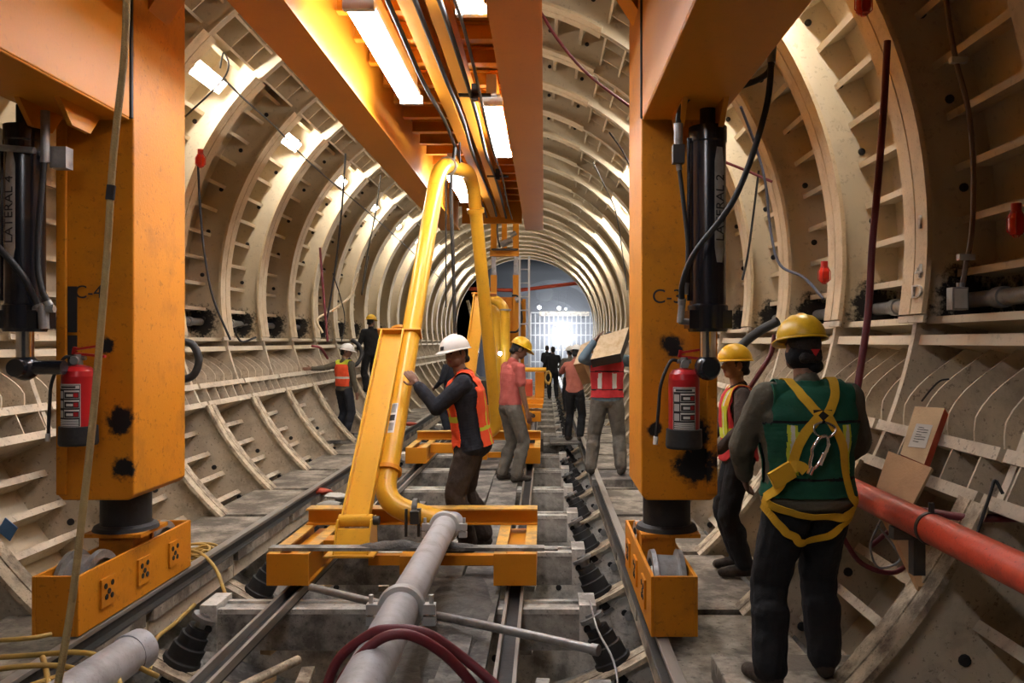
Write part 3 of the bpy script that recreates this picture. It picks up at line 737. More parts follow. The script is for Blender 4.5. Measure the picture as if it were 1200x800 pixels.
# ------------------------------------------------------------------ pipe carriages
def carriage(y, first=[None]):
    if first[0]: return dup(first[0], (-1.05, y, 0))
    o = thing('pipe_carriage', '', 'carriage', (-1.05, 0, 0)); xc = -1.05
    for s in (-1, 1):
        xa, xb = (-2.05, -1.74) if s < 0 else (-.375, -.06)
        m = MB(); m.box(xa, xb, 0, .02, 0, .235); m.box(xa, xa + .09, .02, 1.15, .215, .235, 1); m.box(xb - .09, xb, .02, 1.15, .215, .235, 1)
        m.box(xa + .02, xa + .035, .02, 1.15, .02, .215); m.box(xb - .035, xb - .02, .02, 1.15, .02, .215); m.box(xa, xb, .02, 1.15, 0, .018)
        m.box(xa + .08, xb - .08, .02, 1.15, .15, .165)
        m.build('end_box', ['orange', 'pipe_yellow_dirty'], o, bevel=.003)
        for yy in (.25, .9):
            w_ = MB(); w_.cyl(((xa + xb) / 2 - .03, yy, .01), ((xa + xb) / 2 + .03, yy, .01), .055, seg=18); w_.build('wheel', ['steel_dark'], o)
    m = MB(); m.box(-2.03, -.06, .95, 1.11, .36, .375, 1); m.box(-2.03, -.06, 1.02, 1.035, .25, .36); m.box(-2.03, -.06, .95, 1.11, .237, .25)
    m.build('rear_beam', ['orange', 'pipe_yellow_dirty'], o, bevel=.002)
    m = MB(); m.box(-1.74, -1.35, .42, .60, .10, .235); m.box(-1.4, -.375, .48, .56, .02, .10); m.box(-1.10, -.86, .18, .4, .03, .17); m.build('middle_beam', ['orange'], o, bevel=.002)
    first[0] = o; return o
paint('pipe_yellow_dirty', (.78, .42, .06), (.25, .16, .08), .6, 7, .5, speck=.5)
c1 = carriage(0); c1.location = (-1.05, 6.1, 0); c1['label'] = 'near orange pipe carriage on the inner track, carrying the leaning yellow pipe'; c1['group'] = 'orange pipe carriages'
c2 = carriage(12.2); c2['label'] = 'farther orange pipe carriage behind the man with the white helmet'
m = MB(); m.box(-2.06, .0, 6.17, 6.27, .237, .262); m.box(.0, .10, 6.18, 6.26, .237, .25)
o = m.build('cross_plate', ['floor_steel'], None, (-1, 6.2, .24)); tag(o, 'flat muddy steel bar lying across the front of the near carriage', 'bar')
spill(-1.12, 6.22, .262, .26, .07, .045, 'lump of wet concrete on the flat bar of the carriage', 5)
spill(-.72, 6.22, .262, .22, .055, .03, 'smear of wet concrete on the flat bar right of the pipe', 6)

# leaning channel with its hinge shoe
def lean(base, top, w0, label, hinge=True):
    base, top = Vector(base), Vector(top); d = (top - base).normalized(); up = Vector((1, 0, 0)); n_ = d.cross(up).normalized()
    o = thing('leaning_brace', label, 'brace', base)
    m = MB(); x = Vector((1, 0, 0)); nn = x.cross(d).normalized(); mid = (base + top) / 2; L = (top - base) / 2
    if nn.y > 0: nn = -nn
    m.obox(mid, x * w0 / 2, L, nn * .006)
    for e in (-1, 1): m.obox(mid + x * e * w0 / 2 + nn * .03, x * .008, L, nn * .045)
    m.build('channel', ['pipe_yellow'], o, bevel=.002)
    m = MB(); m.obox(top + x * .06, x * (w0 / 2 + .10), d * .008, nn * .07); m.build('clamp_plate', ['orange'], o)
    if hinge:
        m = MB(); b = base
        for e in (-1, 1): m.prism([b + Vector((e * .13, -.10, .04)), b + Vector((e * .13, .10, .04)), b + Vector((e * .13, .14, -.20)), b + Vector((e * .13, -.22, -.20))], (.014, 0, 0))
        m.prism([b + Vector((-.13, -.10, -.03)), b + Vector((-.13, -.05, -.03)), b + Vector((-.13, -.14, -.20)), b + Vector((-.13, -.20, -.20))], (.27, 0, 0))
        m.cyl(b + Vector((-.125, -.02, .02)), b + Vector((.135, -.02, .02)), .05, seg=16); m.cyl(b + Vector((.14, -.02, .02)), b + Vector((.19, -.02, .02)), .035, seg=12, mat=1); m.box(b.x - .19, b.x + .19, b.y - .26, b.y + .16, b.z - .215, b.z - .2)
        m.build('hinge_shoe', ['pipe_yellow', 'steel_dark'], o, bevel=.003)
    return o
b0 = at(417, 612, 6.5); b1 = at(461, 391, 7.75)
lean(b0, b1, .20, 'yellow steel channel leaning beside the near yellow pipe')
lean(at(541, 500, 12.6), at(563, 345, 13.3), .19, 'second yellow brace leaning behind the man with the white helmet', False)

# tall bent delivery pipe
PR = .089
def pipe_thing(name, label, runs, parts, mat='pipe_yellow', r=PR, seg=24, n=7):
    o = thing(name, label, 'pipe', runs[0][0]); 
    for pts in runs:
        m = MB(); m.tube(pts, r, seg); m.build('pipe_run', [mat], o)
    for (c, d, rr, L, mt) in parts:
        m = MB(); c, d = Vector(c), Vector(d).normalized()
        m.lathe([(r * .9, -L), (rr, -L), (rr, L), (r * .9, L)], c, d, 26); m.build('flange', [mt], o)
    return o
def bend(a, corner, b, rad, n=9):
    a, corner, b = Vector(a), Vector(corner), Vector(b); u, v = (a - corner).normalized(), (b - corner).normalized()
    p, q = corner + u * rad, corner + v * rad
    return [p * (1 - t) ** 2 + corner * 2 * t * (1 - t) + q * t * t for t in [i / n for i in range(n + 1)]]
LB, LT = at(448, 590, 6.72), at(515, 192, 9.3)
RT, RB = at(553, 202, 11.2), at(583, 508, 12.45)
el = Vector((-.80, 6.72, .33))
legbend = bend(LT, LB, el, .22)
topb1 = bend(LB, LT, RT, .42); topb2 = bend(LT, RT, RB, .42)
dl = (LT - LB).normalized(); dr = (RB - RT).normalized()
botb = bend(RT, RB, RB + Vector((-.9, 0, .0)), .25)
pl = pipe_thing('delivery_pipe', 'tall yellow concrete delivery pipe bent over like an upside-down U in mid tunnel',
    [[legbend[-1]] + [el], legbend[::-1], [legbend[0], topb1[0]], topb1, [topb1[-1], topb2[0]], topb2, [topb2[-1], botb[0]], botb],
    [(LB + dl * .30, dl, PR + .028, .018, 'orange'), (at(470, 390, 7.95) , dl, PR + .022, .014, 'orange'), (topb1[-1], (RT - LT), PR + .022, .02, 'galv'), (topb2[-1] + dr * .1, dr, PR + .03, .03, 'pipe_yellow'), (legbend[-1] + Vector((.06, 0, 0)), (1, 0, 0), PR + .016, .02, 'steel_dark')])
t = LB + dl * .62; m = MB(); nn = dl.cross(Vector((1, 0, 0))).normalized(); nn = -nn if nn.y > 0 else nn
for (a, b, mt) in ((0, .30, 0), (.02, .10, 1), (.12, .18, 2), (.20, .29, 1)):
    vs = []; e = .001 + (.0012 if mt else 0)
    for q in range(6):
        an = -.35 + .62 * q / 5 * (1 if not mt else .8) - .1; dd = nn * math.cos(an) + Vector((1, 0, 0)) * math.sin(an)
        vs += [t + dl * a + dd * (PR + e), t + dl * b + dd * (PR + e)]
    m.add(vs, [(2 * q, 2 * q + 2, 2 * q + 3, 2 * q + 1) for q in range(5)], mt, True)
m.build('sticker', ['white_label', 'galv', 'black'], pl)
m = MB(); m.box(-1.06, -.99, 6.52, 6.95, .36, .46); m.cyl((-1.1, 6.58, .25), (-1.1, 6.58, .47), .012, seg=8); m.cyl((-1.0, 6.58, .25), (-1.0, 6.58, .47), .012, seg=8); m.build('pipe_clamp', ['steel_dark'], pl)
# vertical hanger rod for the bend
m = MB(); m.cyl((-1.16, 9.75, 3.76), (-1.16, 9.75, 2.2), .01, seg=6); m.cyl((-1.02, 9.98, 3.95), (-1.02, 9.98, 4.2), .012, seg=6)
m.tube(spline([(-1.06, 9.8, 4.1), (-1.10, 9.75, 3.6), (-1.07, 9.75, 2.6), (-1.05, 9.72, 1.9)], 5), .022, 8)
tag(m.build('hanging_cable', ['steel_dark'], None, (-1.05, 9.75, 2)), 'dark cable hanging from the gantry at the top bend of the yellow pipe', 'cable')

# grey pipe
gp = [Vector((-.79, 6.55, .335)), Vector((-.735, 4.25, .43)), Vector((-.60, 1.2, .62))]
o = thing('grey_pipe', 'grey steel concrete pipe with clamps running along the deck to the yellow elbow', 'pipe', gp[1])
m = MB(); m.tube([gp[0], gp[1]], .093, 28); m.build('pipe_run', ['grey_pipe'], o)
m = MB(); m.tube([gp[1], gp[2]], .093, 28); m.build('pipe_run', ['grey_pipe'], o)
for c, d in ((gp[0], gp[0] - gp[1]), (gp[1], gp[0] - gp[2])):
    m = MB(); d = d.normalized(); m.lathe([(.09, -.035), (.118, -.03), (.125, -.01), (.125, .01), (.118, .03), (.09, .035)], c, d, 28)
    for e in (-1, 1):
        m.obox(c + Vector((e * .145, 0, -.0)), (.032, 0, 0), d * .028, (0, 0, .026)); m.cyl(c + Vector((e * .155, 0, -.06)), c + Vector((e * .155, 0, .07)), .012, seg=8)
        m.obox(c + Vector((e * .145, 0, -.06)), (.032, 0, 0), d * .028, (0, 0, .022))
    m.build('clamp', ['galv_light'], o)
m = MB(); m.tube([el + Vector((-.03, 0, 0)), el + Vector((.06, -.03, 0)), gp[0] + Vector((.03, .05, 0)), gp[0]], [.09, .095, .095, .093], 24); m.build('elbow', ['grey_pipe'], o)

# maroon hoses looped over the grey pipe
def loose_hose(name, pts, r, mat, label, n=8, cat='hose'):
    m = MB(); m.tube(spline(pts, n), r, 10); return tag(m.build(name, [mat], None, tuple(pts[0])), label, cat)
loose_hose('rubber_hose', [at(375, 830, 3.35), at(395, 775, 3.4), at(430, 745, 3.42), at(455, 737, 3.42), at(500, 742, 3.42), at(545, 772, 3.42), at(600, 820, 3.35)], .021, 'red_hose', 'maroon rubber hose arching over the grey pipe, outer of the two')
loose_hose('rubber_hose', [at(385, 835, 3.2), at(405, 790, 3.25), at(440, 752, 3.3), at(475, 743, 3.32), at(515, 762, 3.35), at(550, 797, 3.4), at(570, 830, 3.4)], .021, 'red_hose', 'maroon rubber hose arching over the grey pipe, inner of the two')
# pale plastic pipe, yellow hoses and the coil on the left
m = MB(); m.tube([at(150, 768, 4.4), at(60, 830, 3.5)], .10, 24); m.tube([at(150, 768, 4.4) + Vector((.02, .1, 0)), at(150, 768, 4.4)], .11, 24); tag(m.build('drain_pipe', ['grey_pipe'], None, tuple(at(150, 768, 4.4))), 'short grey plastic pipe under the yellow hoses, bottom left corner', 'pipe')
YH = 'hose_yellow'
loose_hose('garden_hose', [at(-40, 752, 4.5), at(30, 748, 4.5), at(60, 743, 4.6)], .013, YH, 'yellow hose end lying at the foot of the left wheel box')
loose_hose('garden_hose', [at(-40, 772, 4.3), at(30, 768, 4.3), at(90, 764, 4.25), at(120, 772, 4.2), at(140, 800, 4.0), at(138, 850, 3.8)], .014, YH, 'yellow hose curving over the grey plastic pipe at bottom left')
loose_hose('garden_hose', [at(-40, 790, 4.1), at(20, 781, 4.1), at(70, 780, 4.15), at(100, 790, 4.1), at(120, 820, 3.9)], .014, YH, 'lowest yellow hose loop at the bottom left corner')
loose_hose('garden_hose', [at(30, 805, 4.0), at(70, 792, 4.1), at(110, 780, 4.2), at(150, 778, 4.3), at(185, 792, 4.4)], .014, YH, 'yellow hose crossing toward the nearest left screw jack')
loose_hose('garden_hose', [at(50, 770, 4.25), at(55, 790, 4.1), at(60, 830, 3.9)], .014, YH, 'short piece of yellow hose running down out of the frame')
loose_hose('garden_hose', [at(175, 785, 4.9), at(182, 750, 5.3), at(205, 730, 5.5), at(228, 708, 5.7)], .014, YH, 'yellow hose piece running up past the nearest left screw jack')
loose_hose('garden_hose', [at(218, 645, 7.0), at(235, 648, 6.9), at(252, 665, 6.6), at(262, 690, 6.3), at(266, 703, 6.2)], .014, YH, 'yellow hose dropping off the left rail from its coil')
cc = Vector((-3.04, 7.15, -.055)); pts = []
for q in range(60):
    a = q * .52; rr = .17 + .05 * math.sin(q * .37); pts.append(cc + Vector((rr * math.cos(a), rr * math.sin(a) * 1.1 + .03 * math.sin(q), .004 * (q % 7) + .01 * (q // 12))))
loose_hose('hose_coil', pts, .012, YH, 'coil of yellow hose behind the left wheel box', 3)
# rope in front of the left leg
pts = [at(149, -40, 3.1), at(146, 60, 3.1), at(133, 180, 3.1), at(126, 290, 3.1), at(117, 400, 3.08), at(108, 500, 3.05), at(97, 600, 3.02), at(85, 700, 3.0), at(68, 800, 2.98), at(50, 880, 2.95)]
m = MB(); m.tube(spline(pts, 6), .0135, 8); ro = tag(m.build('hanging_rope', ['rope'], None, tuple(pts[0])), 'pale yellow rope hanging in front of the left gantry leg', 'rope')
a, b = at(130.5, 217, 3.1), at(128.8, 234, 3.1); m = MB(); m.cyl(a, b, .0165, seg=10); m.build('tape_band', ['ink'], ro)
# ------------------------------------------------------------------ machinery in the middle distance
o = thing('equipment_tower', 'orange steel tower of posts and rams behind the gantry deck, beside a ladder', 'tower', (-.8, 17.2, -.1))
Yt = 17.2
def pbox(m, x0, y0, x1, y1, Y, d, mat=0):
    a, b = at(x0, y1, Y), at(x1, y0, Y); m.box(a.x, b.x, Y, Y + d, a.z, b.z, mat)
for x in (575, 601):
    m = MB(); pbox(m, x, 262, x + 7, 300, Yt, .12); pbox(m, x, 322, x + 7, 470, Yt, .12); pbox(m, x + 1, 300, x + 6, 323, Yt + .02, .08, 1); m.build('post', ['orange', 'galv'], o)
m = MB(); pbox(m, 588, 238, 594, 292, Yt + .3, .1); m.build('ram', ['orange'], o)
m = MB(); pbox(m, 574, 293, 608, 300, Yt - .03, .2); pbox(m, 576, 291, 607, 293, Yt - .1, .6, 1); m.build('crossbar', ['orange', 'steel_dark'], o)
m = MB(); pbox(m, 575, 252, 607, 255, Yt, .1, 0); m.build('top_bar', ['steel_dark'], o)
m = MB(); pbox(m, 582, 348, 601, 470, Yt + .1, .35); pbox(m, 601, 350, 616, 398, Yt + .05, .3); pbox(m, 608, 398, 614, 470, Yt + .1, .2); m.build('panel', ['orange_dirty'], o, bevel=.01)
for (x, y, r) in ((593, 284, .06), (598, 276, .05), (587, 287, .07), (604, 352, .06)):
    m = MB(); c = at(x, y, Yt - .08); m.cyl(c, c + Vector((.12, 0, .06)), r, seg=10); m.build('valve', ['galv'], o)
m = MB(); m.tube(spline([at(600, 346, Yt - .1), at(607, 348, Yt - .1), at(611, 365, Yt - .1), at(611, 378, Yt - .1), at(606, 388, Yt - .1), at(597, 389, Yt - .1)], 6), .022, 8); m.build('hose', ['rubber'], o)
m = MB(); m.tube(spline([at(583, 255, Yt - .1), at(583, 275, Yt - .1), at(586, 290, Yt - .1)], 5), .02, 6); m.build('hose', ['rubber'], o)
m = MB(); m.box(-1.35, -.3, Yt - .3, Yt + .9, -.08, .5); m.box(-1.3, -.9, Yt - .2, Yt + .6, .5, 1.0, 1); m.build('base', ['orange_dirty', 'steel_dark'], o)
# ladder
lx0, lx1 = at(609, 400, 17.0).x, at(620, 400, 17.0).x
o = thing('ladder', 'grey metal ladder standing beside the orange tower', 'ladder', (lx0, 17.0, -.1))
zt = at(0, 300, 17.0).z
for x in (lx0, lx1): m = MB(); m.box(x - .02, x + .02, 16.98, 17.03, -.08, zt); m.build('stile', ['galv_light'], o)
m = MB(); z = .2
while z < zt: m.cyl((lx0, 17.0, z), (lx1, 17.0, z), .014, seg=6); z += .28
m.build('rungs', ['galv_light'], o)
# second bent pipe by the tower
pipe_thing('delivery_pipe', 'yellow pipe elbow coming out of the orange tower and turning down, behind the tall bend', [bend(at(560, 350, 15.6), at(592, 350, 15.6), at(592, 460, 15.6), .35) , [bend(at(560, 350, 15.6), at(592, 350, 15.6), at(592, 460, 15.6), .35)[-1], at(592, 490, 15.6)]],
    [(at(592, 363, 15.6), (0, 0, 1), .11, .015, 'galv')])
pipe_thing('delivery_pipe', 'short lower yellow pipe stub under the yellow elbow', [bend(at(568, 361, 15.9), at(582, 361, 15.9), at(582, 420, 15.9), .2), [bend(at(568, 361, 15.9), at(582, 361, 15.9), at(582, 420, 15.9), .2)[-1], at(582, 480, 15.9)]], [])
# orange trolley with a yellow arm
o = thing('equipment_trolley', 'small orange machine trolley with yellow arm beside the man in the pink shirt', 'trolley', (-.15, 14.5, -.08))
m = MB(); pbox(m, 616, 482, 634, 494, 13.9, .5); m.cyl(at(625, 487, 13.88), at(625, 487, 13.92), .035, seg=12, mat=1); m.build('front_box', ['orange', 'black'], o, bevel=.006)
m = MB(); pbox(m, 613, 468, 637, 473, 14.2, 1.2); pbox(m, 612, 474, 636, 478, 14.0, .3); m.build('deck', ['orange_dirty'], o)
m = MB(); pbox(m, 627, 436, 638, 466, 14.6, .15); m.build('post', ['orange'], o, bevel=.01)
m = MB(); m.cyl(at(613, 433, 14.5), at(640, 433, 14.5), .04, seg=12); m.build('arm', ['pipe_yellow'], o)
m = MB(); pbox(m, 613, 451, 624, 464, 14.7, .3); m.cyl(at(614, 450, 14.8), at(624, 450, 14.8), .09, seg=12); m.build('motor', ['edge_red'], o)
m = MB(); pts = []
for q in range(40):
    a = q * .55; pts.append(at(641, 441, 14.4) + Vector((.05 * math.cos(a) + .02, .03 * math.sin(a * .3), .10 * math.sin(a) - .01 * (q % 5))))
m.tube(spline(pts, 3), .012, 6); m.build('hose_loop', ['hose_yellow'], o)
m = MB(); m.cyl(at(625, 494, 14.0), at(625, 508, 13.6), .03, seg=8); m.box(-.34, -.02, 13.9, 15.2, -.05, .16, 1); m.build('undercarriage', ['galv', 'steel_dark'], o)
# welding flash
m = MB(); m.ball(at(586, 414, 15.2), .035, seg=10, rings=6); tag(m.build('welding_arc', ['weld_glow'], None, tuple(at(586, 414, 15.2))), 'blue welding flash glowing behind the man in the pink shirt', 'light')

# ------------------------------------------------------------------ far end: shaft, old lining, rebar screen and the glaring work light
XV = .62
o = thing('concrete_vault', 'ribbed grey concrete vault of the next tunnel seen beyond the formwork', 'vault', (XV, 60, -1))
m = MB(); n = 28
for j in range(20):
    ya, yb = 57 + j * 1.2, 57 + j * 1.2 + 1.17
    for r0, r1 in ((3.25, 3.5),):
        for i in range(n):
            a0, a1 = math.pi * i / n, math.pi * (i + 1) / n
            p = [Vector((XV + r * math.cos(a), ya, 2.55 + r * math.sin(a))) for (r, a) in ((r0, a0), (r1, a0), (r1, a1), (r0, a1))]
            m.prism(p, (0, yb - ya, 0))
m.build('lining', ['concrete'], o)
m = MB(); m.box(XV - 3.5, XV - 3.25, 57, 80, -1.2, 2.55); m.box(XV + 3.25, XV + 3.5, 57, 80, -1.2, 2.55); m.box(XV - 3.5, XV + 3.5, 80, 80.3, -1.2, 6); m.build('side_walls', ['concrete'], o)
m = MB(); c = Vector((at(638, 343, 56.8).x, 56.7, at(638, 343, 56.8).z)); m.lathe([(.2, 0), (.62, 0), (.62, 1.2), (.5, 1.2), (.45, .1), (.2, .1)], c, (0, 1, 0), 20); tag(m.build('ventilation_duct', ['black'], None, tuple(c)), 'round dark ventilation duct hanging in the concrete vault', 'duct')
o = thing('rebar_screen', 'tall screen of pale vertical bars and frames across the far tunnel', 'scaffold', (.6, 56, -1.2))
x0, x1 = at(622, 0, 56).x, at(697, 0, 56).x; zt = at(0, 366, 56).z
rnd = random.Random(3)
for k in range(15):
    x = x0 + (x1 - x0) * k / 14; m = MB(); m.box(x - .03, x + .03, 55.9 + rnd.uniform(-.3, .3), 56.1, -1.2, zt - rnd.uniform(0, .15)); m.build('upright', ['galv_light'], o)
for z in (.4, 1.2, 2.2, 3.0, zt - .05): m = MB(); m.box(x0, x1, 55.85, 55.93, z, z + .07); m.build('cross_rail', ['galv_light'], o)
m = MB(); m.box(at(632, 0, 56).x, at(690, 0, 56).x, 55.6, 55.8, zt - .25, zt + .05); m.build('top_beam', ['low_rib'], o)
m = MB(); m.box(x0 - 4, x1 + 2, 57.6, 57.9, -1.2, 3.4); tag(m.build('dark_curtain', ['concrete'], None, (0, 57.6, -1.2)), 'grey wall panel standing behind the far rebar screen', 'panel')
o = thing('work_light', 'round glaring white work light on a stand at the far tunnel end', 'lamp', at(658, 392, 52))
c = at(658, 391, 52); m = MB(); m.ball(c, .50, seg=24, rings=14); m.build('globe', ['flood_glow'], o)
m = MB(); m.cyl((c.x, 52.0, -1.2), (c.x, 52.0, c.z - .7), .06, seg=8); 
for a in range(3): m.cyl((c.x, 52, -.4), (c.x + .7 * math.cos(a * 2.1), 52 + .7 * math.sin(a * 2.1), -1.2), .03, seg=6)
m.build('stand', ['steel_dark'], o)
for (x, y, nm) in ((632, 360, 'left'), (655, 361, 'middle'), (663, 362, 'right')):
    c = at(x, y, 55.2); o = thing('site_lamp', 'small white lamp above the far rebar screen, %s one of three' % nm, 'lamp', c, 'small lamps above the rebar screen'); r = .12 if nm != 'right' else .07
    m = MB(); m.ball(c, r, seg=12, rings=8); m.build('bulb', ['bulb_glow'], o); m = MB(); m.cyl(c, c + Vector((0, 0, 1.0)), .02, seg=6); m.build('cord', ['black'], o)
m = MB(); m.cyl(at(540, 338, 44.6), at(600, 340, 44.6), .10, seg=10); m.cyl(at(600, 341, 44.6), at(682, 331, 44.6), .10, seg=10)
tag(m.build('tie_bar', ['edge_red'], None, tuple(at(600, 340, 44.6))), 'rusty horizontal steel tie across the far tunnel mouth', 'beam')
m = MB(); m.bar(at(548, 352, 44.8), at(558, 392, 44.8), .25, .15); tag(m.build('brace_timber', ['low_rib'], None, tuple(at(553, 370, 44.8))), 'pale slanting timber at the left of the far tunnel mouth', 'timber')
m = nodes_of('haze'); nt = m[1]; nt.nodes.remove(m[2]); vs_ = N(nt, 'ShaderNodeVolumeScatter'); vs_.inputs['Density'].default_value = .03; vs_.inputs['Anisotropy'].default_value = .35; vs_.inputs['Color'].default_value = (.9, .93, 1, 1)
nt.links.new(vs_.outputs[0], nt.nodes['Material Output'].inputs['Volume']); MATS['haze'] = m[0]
hz = MB(); hz.box(-3.5, 4.5, 45.5, 56.5, -1.1, 6.5); hz = hz.build('glare_haze', ['haze'], None, (0, 50, 0)); tag(hz, 'haze added for the glare around the far work light', 'haze'); hz['kind'] = 'stuff'  # haze box added so the work light gets a glow around it
paint('conduit_brown', (.16, .10, .07), (.08, .05, .04), .4, 8, .5)
# ------------------------------------------------------------------ wires, hoses and lamps on the walls
def wire(pts, r, mat, label, name='cable', cat='cable', n=6): return loose_hose(name, pts, r, mat, label, n, cat)
wire([at(262, 92, 9.2), at(285, 115, 10), at(322, 148, 11.6), at(352, 180, 13), at(392, 216, 15.4), at(425, 243, 17), at(470, 283, 21), at(520, 330, 30)], .012, 'steel_dark', 'long black cable slung from lamp to lamp along the left wall')
wire([at(213, 140, 9.0), at(240, 115, 9.1), at(262, 92, 9.2), at(268, 75, 9.3), at(262, 62, 9.2), at(258, 80, 9.2)], .010, 'steel_dark', 'short cable tied at the first wall lamp near the left gantry leg')
wire([at(232, 192, 8.9), at(235, 250, 8.9), at(240, 300, 8.9), at(250, 350, 8.9), at(270, 398, 9)], .012, 'black', 'black cable hanging down the left wall beside the left gantry leg')
wire([at(405, 180, 14), at(400, 250, 14), at(392, 320, 14.2), at(380, 395, 14.3)], .016, 'black', 'thick black cable hanging from ceiling in front of left wall ribs')
wire([at(446, 205, 17), at(440, 250, 17.2), at(430, 300, 17.4), at(424, 345, 17.5), at(432, 300, 17.6)], .014, 'steel_dark', 'thin cable dangling at the left wall above the dark-clothed worker')
wire([at(375, 290, 14.2), at(378, 330, 14.2), at(384, 400, 14.2)], .02, 'red_hose', 'red-brown hose hanging on the left wall right of the hanging black cable')
wire([at(420, 320, 15.5), at(412, 345, 15.4), at(392, 362, 15), at(372, 374, 14.6), at(378, 390, 14.6)], .022, 'cream_rib', 'pale hose swinging out from the left wall')
wire([at(390, 320, 15), at(398, 345, 15.1), at(404, 372, 15.1), at(400, 400, 15)], .010, 'black', 'thin black cable loop hanging by the white-capped worker')
wire([at(300, 395, 11.5), at(283, 400, 11.3), at(276, 385, 11.2), at(290, 380, 11.3)], .014, 'rubber', 'small black hose coil by a wall pocket on the left')
wire([at(212, 400, 7.6), at(226, 404, 7.6), at(233, 422, 7.6), at(226, 440, 7.6), at(208, 446, 7.6)], .035, 'rubber', 'thick brown-black hose loop just right of the left gantry leg', 'thick_hose', 'hose')
wire([at(365, 405, 14.5), at(376, 408, 14.6), at(384, 420, 14.8)], .022, 'red_hose', 'maroon hose end beside the white-capped worker', 'thick_hose', 'hose')
wire([at(412, 398, 16.4), at(420, 404, 16.4), at(424, 416, 16.4), at(416, 428, 16.3), at(408, 420, 16.3)], .04, 'rubber', 'dark hose loop on the left wall behind the white-capped worker', 'thick_hose', 'hose')
wire([at(634, 15, 8.0), at(655, 48, 8.3), at(690, 88, 8.8), at(745, 130, 9.4)], .016, 'red_hose', 'dark red hose slung under the ceiling between girder and right leg', 'air_hose', 'hose')
wire([at(714, 155, 12), at(730, 178, 12.2), at(745, 210, 12.4)], .012, 'black', 'black cable under the ceiling left of the right gantry leg')
wire([at(695, 190, 16), at(712, 225, 17), at(722, 250, 19), at(730, 300, 20), at(735, 340, 20)], .014, 'steel_dark', 'thin dark cable trailing down the right wall toward the stacked lamps')
wire([at(1106, -20, 5.2), at(1118, 60, 5.2), at(1135, 130, 5.2), at(1141, 200, 5.2), at(1139, 270, 5.2), at(1132, 310, 5.2), at(1128, 334, 5.2)], .016, 'conduit_brown', 'grey conduit running down the near right wall to a junction box', 'conduit', 'conduit')
for (x, y) in ((1124, 70), (1133, 301)):
    c = at(x, y, 5.17); m = MB(); m.box(c.x - .05, c.x + .05, c.y - .01, c.y + .03, c.z - .018, c.z + .018); tag(m.build('pipe_clip', ['galv_light'], None, tuple(c)), 'metal clip holding the conduit on the near right wall, %s one' % ('upper' if y < 100 else 'lower'), 'clip', 'conduit clips')
c = at(1122, 350, 5.15); m = MB(); m.box(c.x - .05, c.x + .05, c.y - .04, c.y + .04, c.z - .07, c.z + .07); m.box(c.x - .04, c.x + .04, c.y - .046, c.y - .04, c.z - .06, c.z + .06, 1); m.cyl(c + Vector((.02, 0, .07)), c + Vector((.02, 0, .10)), .024, seg=10); tag(m.build('junction_box', ['galv', 'galv_light'], None, tuple(c), bevel=.004), 'grey metal junction box at the lower end of the conduit', 'junction box')
wire([at(1040, 48, 5.2), at(1036, 120, 5.2), at(1030, 200, 5.15), at(1022, 290, 5.1), at(1017, 370, 5.05), at(1003, 468, 5.0), at(998, 520, 5.0)], .022, 'red_hose', 'straight dark red hose hanging down the near right wall', 'air_hose', 'hose')
wire([at(868, 125, 7.0), at(885, 170, 7.2), at(897, 215, 7.2), at(903, 270, 7.2), at(914, 310, 7.1), at(942, 325, 6.9), at(965, 350, 6.7)], .012, 'wire_blue', 'blue-grey cable snaking down the right wall behind the hydraulic cylinder')
wire([at(889, 200, 8.6), at(883, 250, 8.6), at(876, 300, 8.6), at(870, 328, 8.6)], .012, 'black', 'thin black cable hanging right of the hydraulic cylinder')
wire([at(845, 188, 8.2), at(875, 200, 8.1), at(905, 213, 8.0)], .014, 'red_hose', 'short dark red rope stretched behind the hydraulic cylinder')
wire([at(850, 430, 8.0), at(872, 402, 8.0), at(890, 388, 8.0), at(912, 376, 7.9)], .045, 'rubber', 'thick dark hose rising behind the yellow-helmeted worker', 'thick_hose', 'hose')
wire([at(908, 392, 6.6), at(903, 415, 6.6), at(888, 440, 6.6), at(878, 455, 6.6)], .02, 'red_hose', 'red hose curving down between the two yellow helmets', 'air_hose', 'hose')
wire([at(1080, 470, 5.1), at(1092, 455, 5.05), at(1102, 446, 5.0), at(1112, 444, 5.0)], .006, 'black', 'short black cable with plug above the notice board')
wire([at(1080, 598, 4.4), at(1130, 606, 4.2), at(1170, 607, 4.1), at(1230, 606, 4.0)], .02, 'red_hose', 'maroon hose lying above the red pipe at the right edge', 'rubber_hose', 'hose')
wire([at(1020, 640, 4.6), at(1045, 620, 4.6), at(1065, 610, 4.6), at(1075, 640, 4.6), at(1050, 670, 4.6), at(1010, 660, 4.6), at(985, 625, 4.6)], .014, 'red_hose', 'tangled red hose under the red pipe by the green-vested man', 'rubber_hose', 'hose')
wire([at(1032, 610, 4.5), at(1020, 640, 4.5), at(1030, 665, 4.5), at(1055, 655, 4.5), at(1040, 630, 4.5), at(1028, 615, 4.45)], .006, 'galv', 'loop of thin grey wire under the red pipe')
wire([at(1135, 655, 3.9), at(1160, 580, 4.0), at(1166, 563, 4.05), at(1175, 578, 4.0)], .008, 'black', 'black cable hooked over the top of the near right rib')
